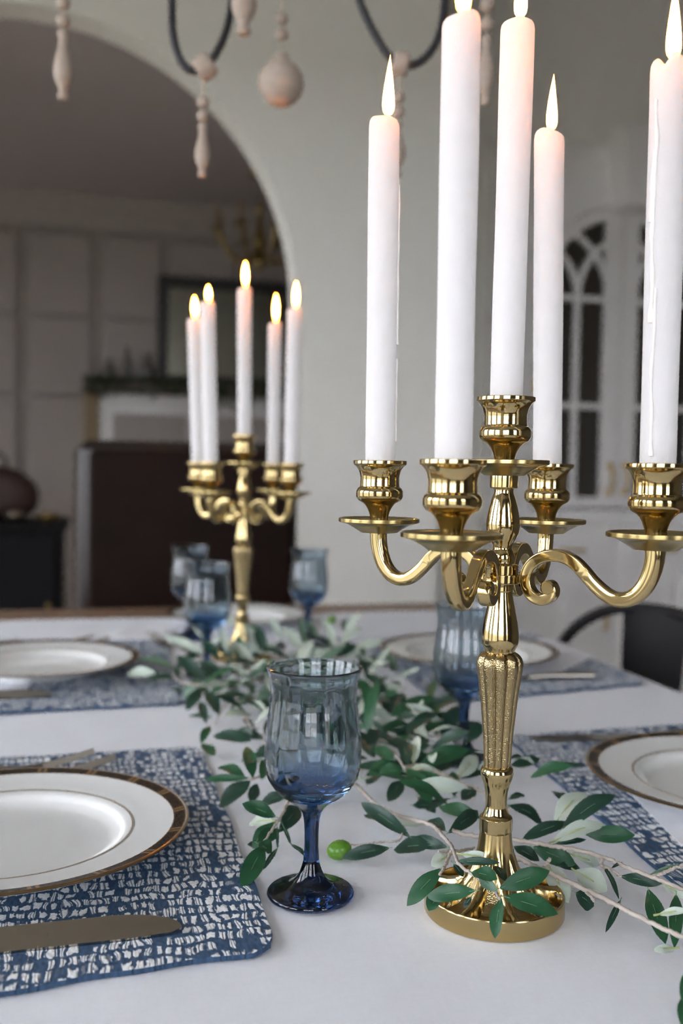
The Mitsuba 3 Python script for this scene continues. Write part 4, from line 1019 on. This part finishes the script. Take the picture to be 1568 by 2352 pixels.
def bead_ring(c, d, r, th):
    m = lathe(rings([(.007, -th), (r*.75, -th), (r, -th*.45), (r, th*.45), (r*.75, th), (.007, th), (.007, -th)], 4), 28)
    m.apply_transform(trimesh.geometry.align_vectors([0, 0, 1], np.array(d, float)/np.linalg.norm(d))); m.apply_translation(c); return m
obj('ring_bead', bead_ring((.148, 1.432, 1.620), (.8, -.2, .55), .0175, .013), 'm_bead', t, 40)
obj('ring_bead', bead_ring((.416, 1.366, 1.630), (.95, -.25, -.15), .0165, .011), 'm_bead', t, 40)
def spindle(x, y, zt, zb, r):
    h = zt-zb
    return moved(lathe(rings([(0, 0), (r*.45, h*.01), (r*.58, h*.06), (r*.42, h*.12), (r*.46, h*.16), (r*.85, h*.28), (r, h*.42), (r*.82, h*.58), (r*.52, h*.76), (r*.46, h*.86), (r*.62, h*.92), (r*.50, h*.98), (0, h)], 4), 24), (x, y, zb))
def strand(x, y, top, beads, sp, extra=None):
    c = obj('cord', tube([(x, y, top), (x, y, (sp[1] if sp else extra)+.01)], .0012, 6), 'm_cord', t)
    for z, r in beads: obj('bead', ball((x, y, z), r, 2), 'm_bead', t, True)
    if sp: obj('spindle', spindle(x, y, *sp), 'm_bead', t, 50)
strand(-.045, 1.483, 1.90, ((1.707, .0100), (1.682, .0098)), (1.670, 1.573, .0135))
strand(.146, 1.430, 1.605, ((1.571, .0088), (1.552, .0084)), (1.542, 1.467, .0108))
strand(.192, 1.36, 1.93, ((1.76, .012), ), (1.742, 1.640, .0170))
strand(.412, 1.363, 1.615, ((1.582, .009), (1.562, .009)), (1.551, 1.471, .0110))
strand(.532, 1.338, 1.90, ((1.713, .0105), (1.687, .0105)), (1.672, 1.574, .0130))
strand(.2525, 1.408, 1.93, ((1.690, .0090), (1.668, .0090)), None, 1.64)
obj('ball_drop', cat(moved(lathe(rings([(0, -.032), (.013, -.0292), (.0235, -.0215), (.0305, -.0095), (.032, 0), (.0305, .0095), (.0240, .021), (.0165, .0285), (.0115, .0345), (.0085, .040), (0, .041)], 4), 36), (.2525, 1.407, 1.600))), 'm_bead', t, 50)
for s in ((-.045, 1.483), (.532, 1.338)):
    obj('hanger', tube([(hc[0]+(RR-.01)*(1 if s[0] > .3 else -1), hc[1], RZ), (s[0], s[1], 1.90)], .004, 6), 'm_iron', t)
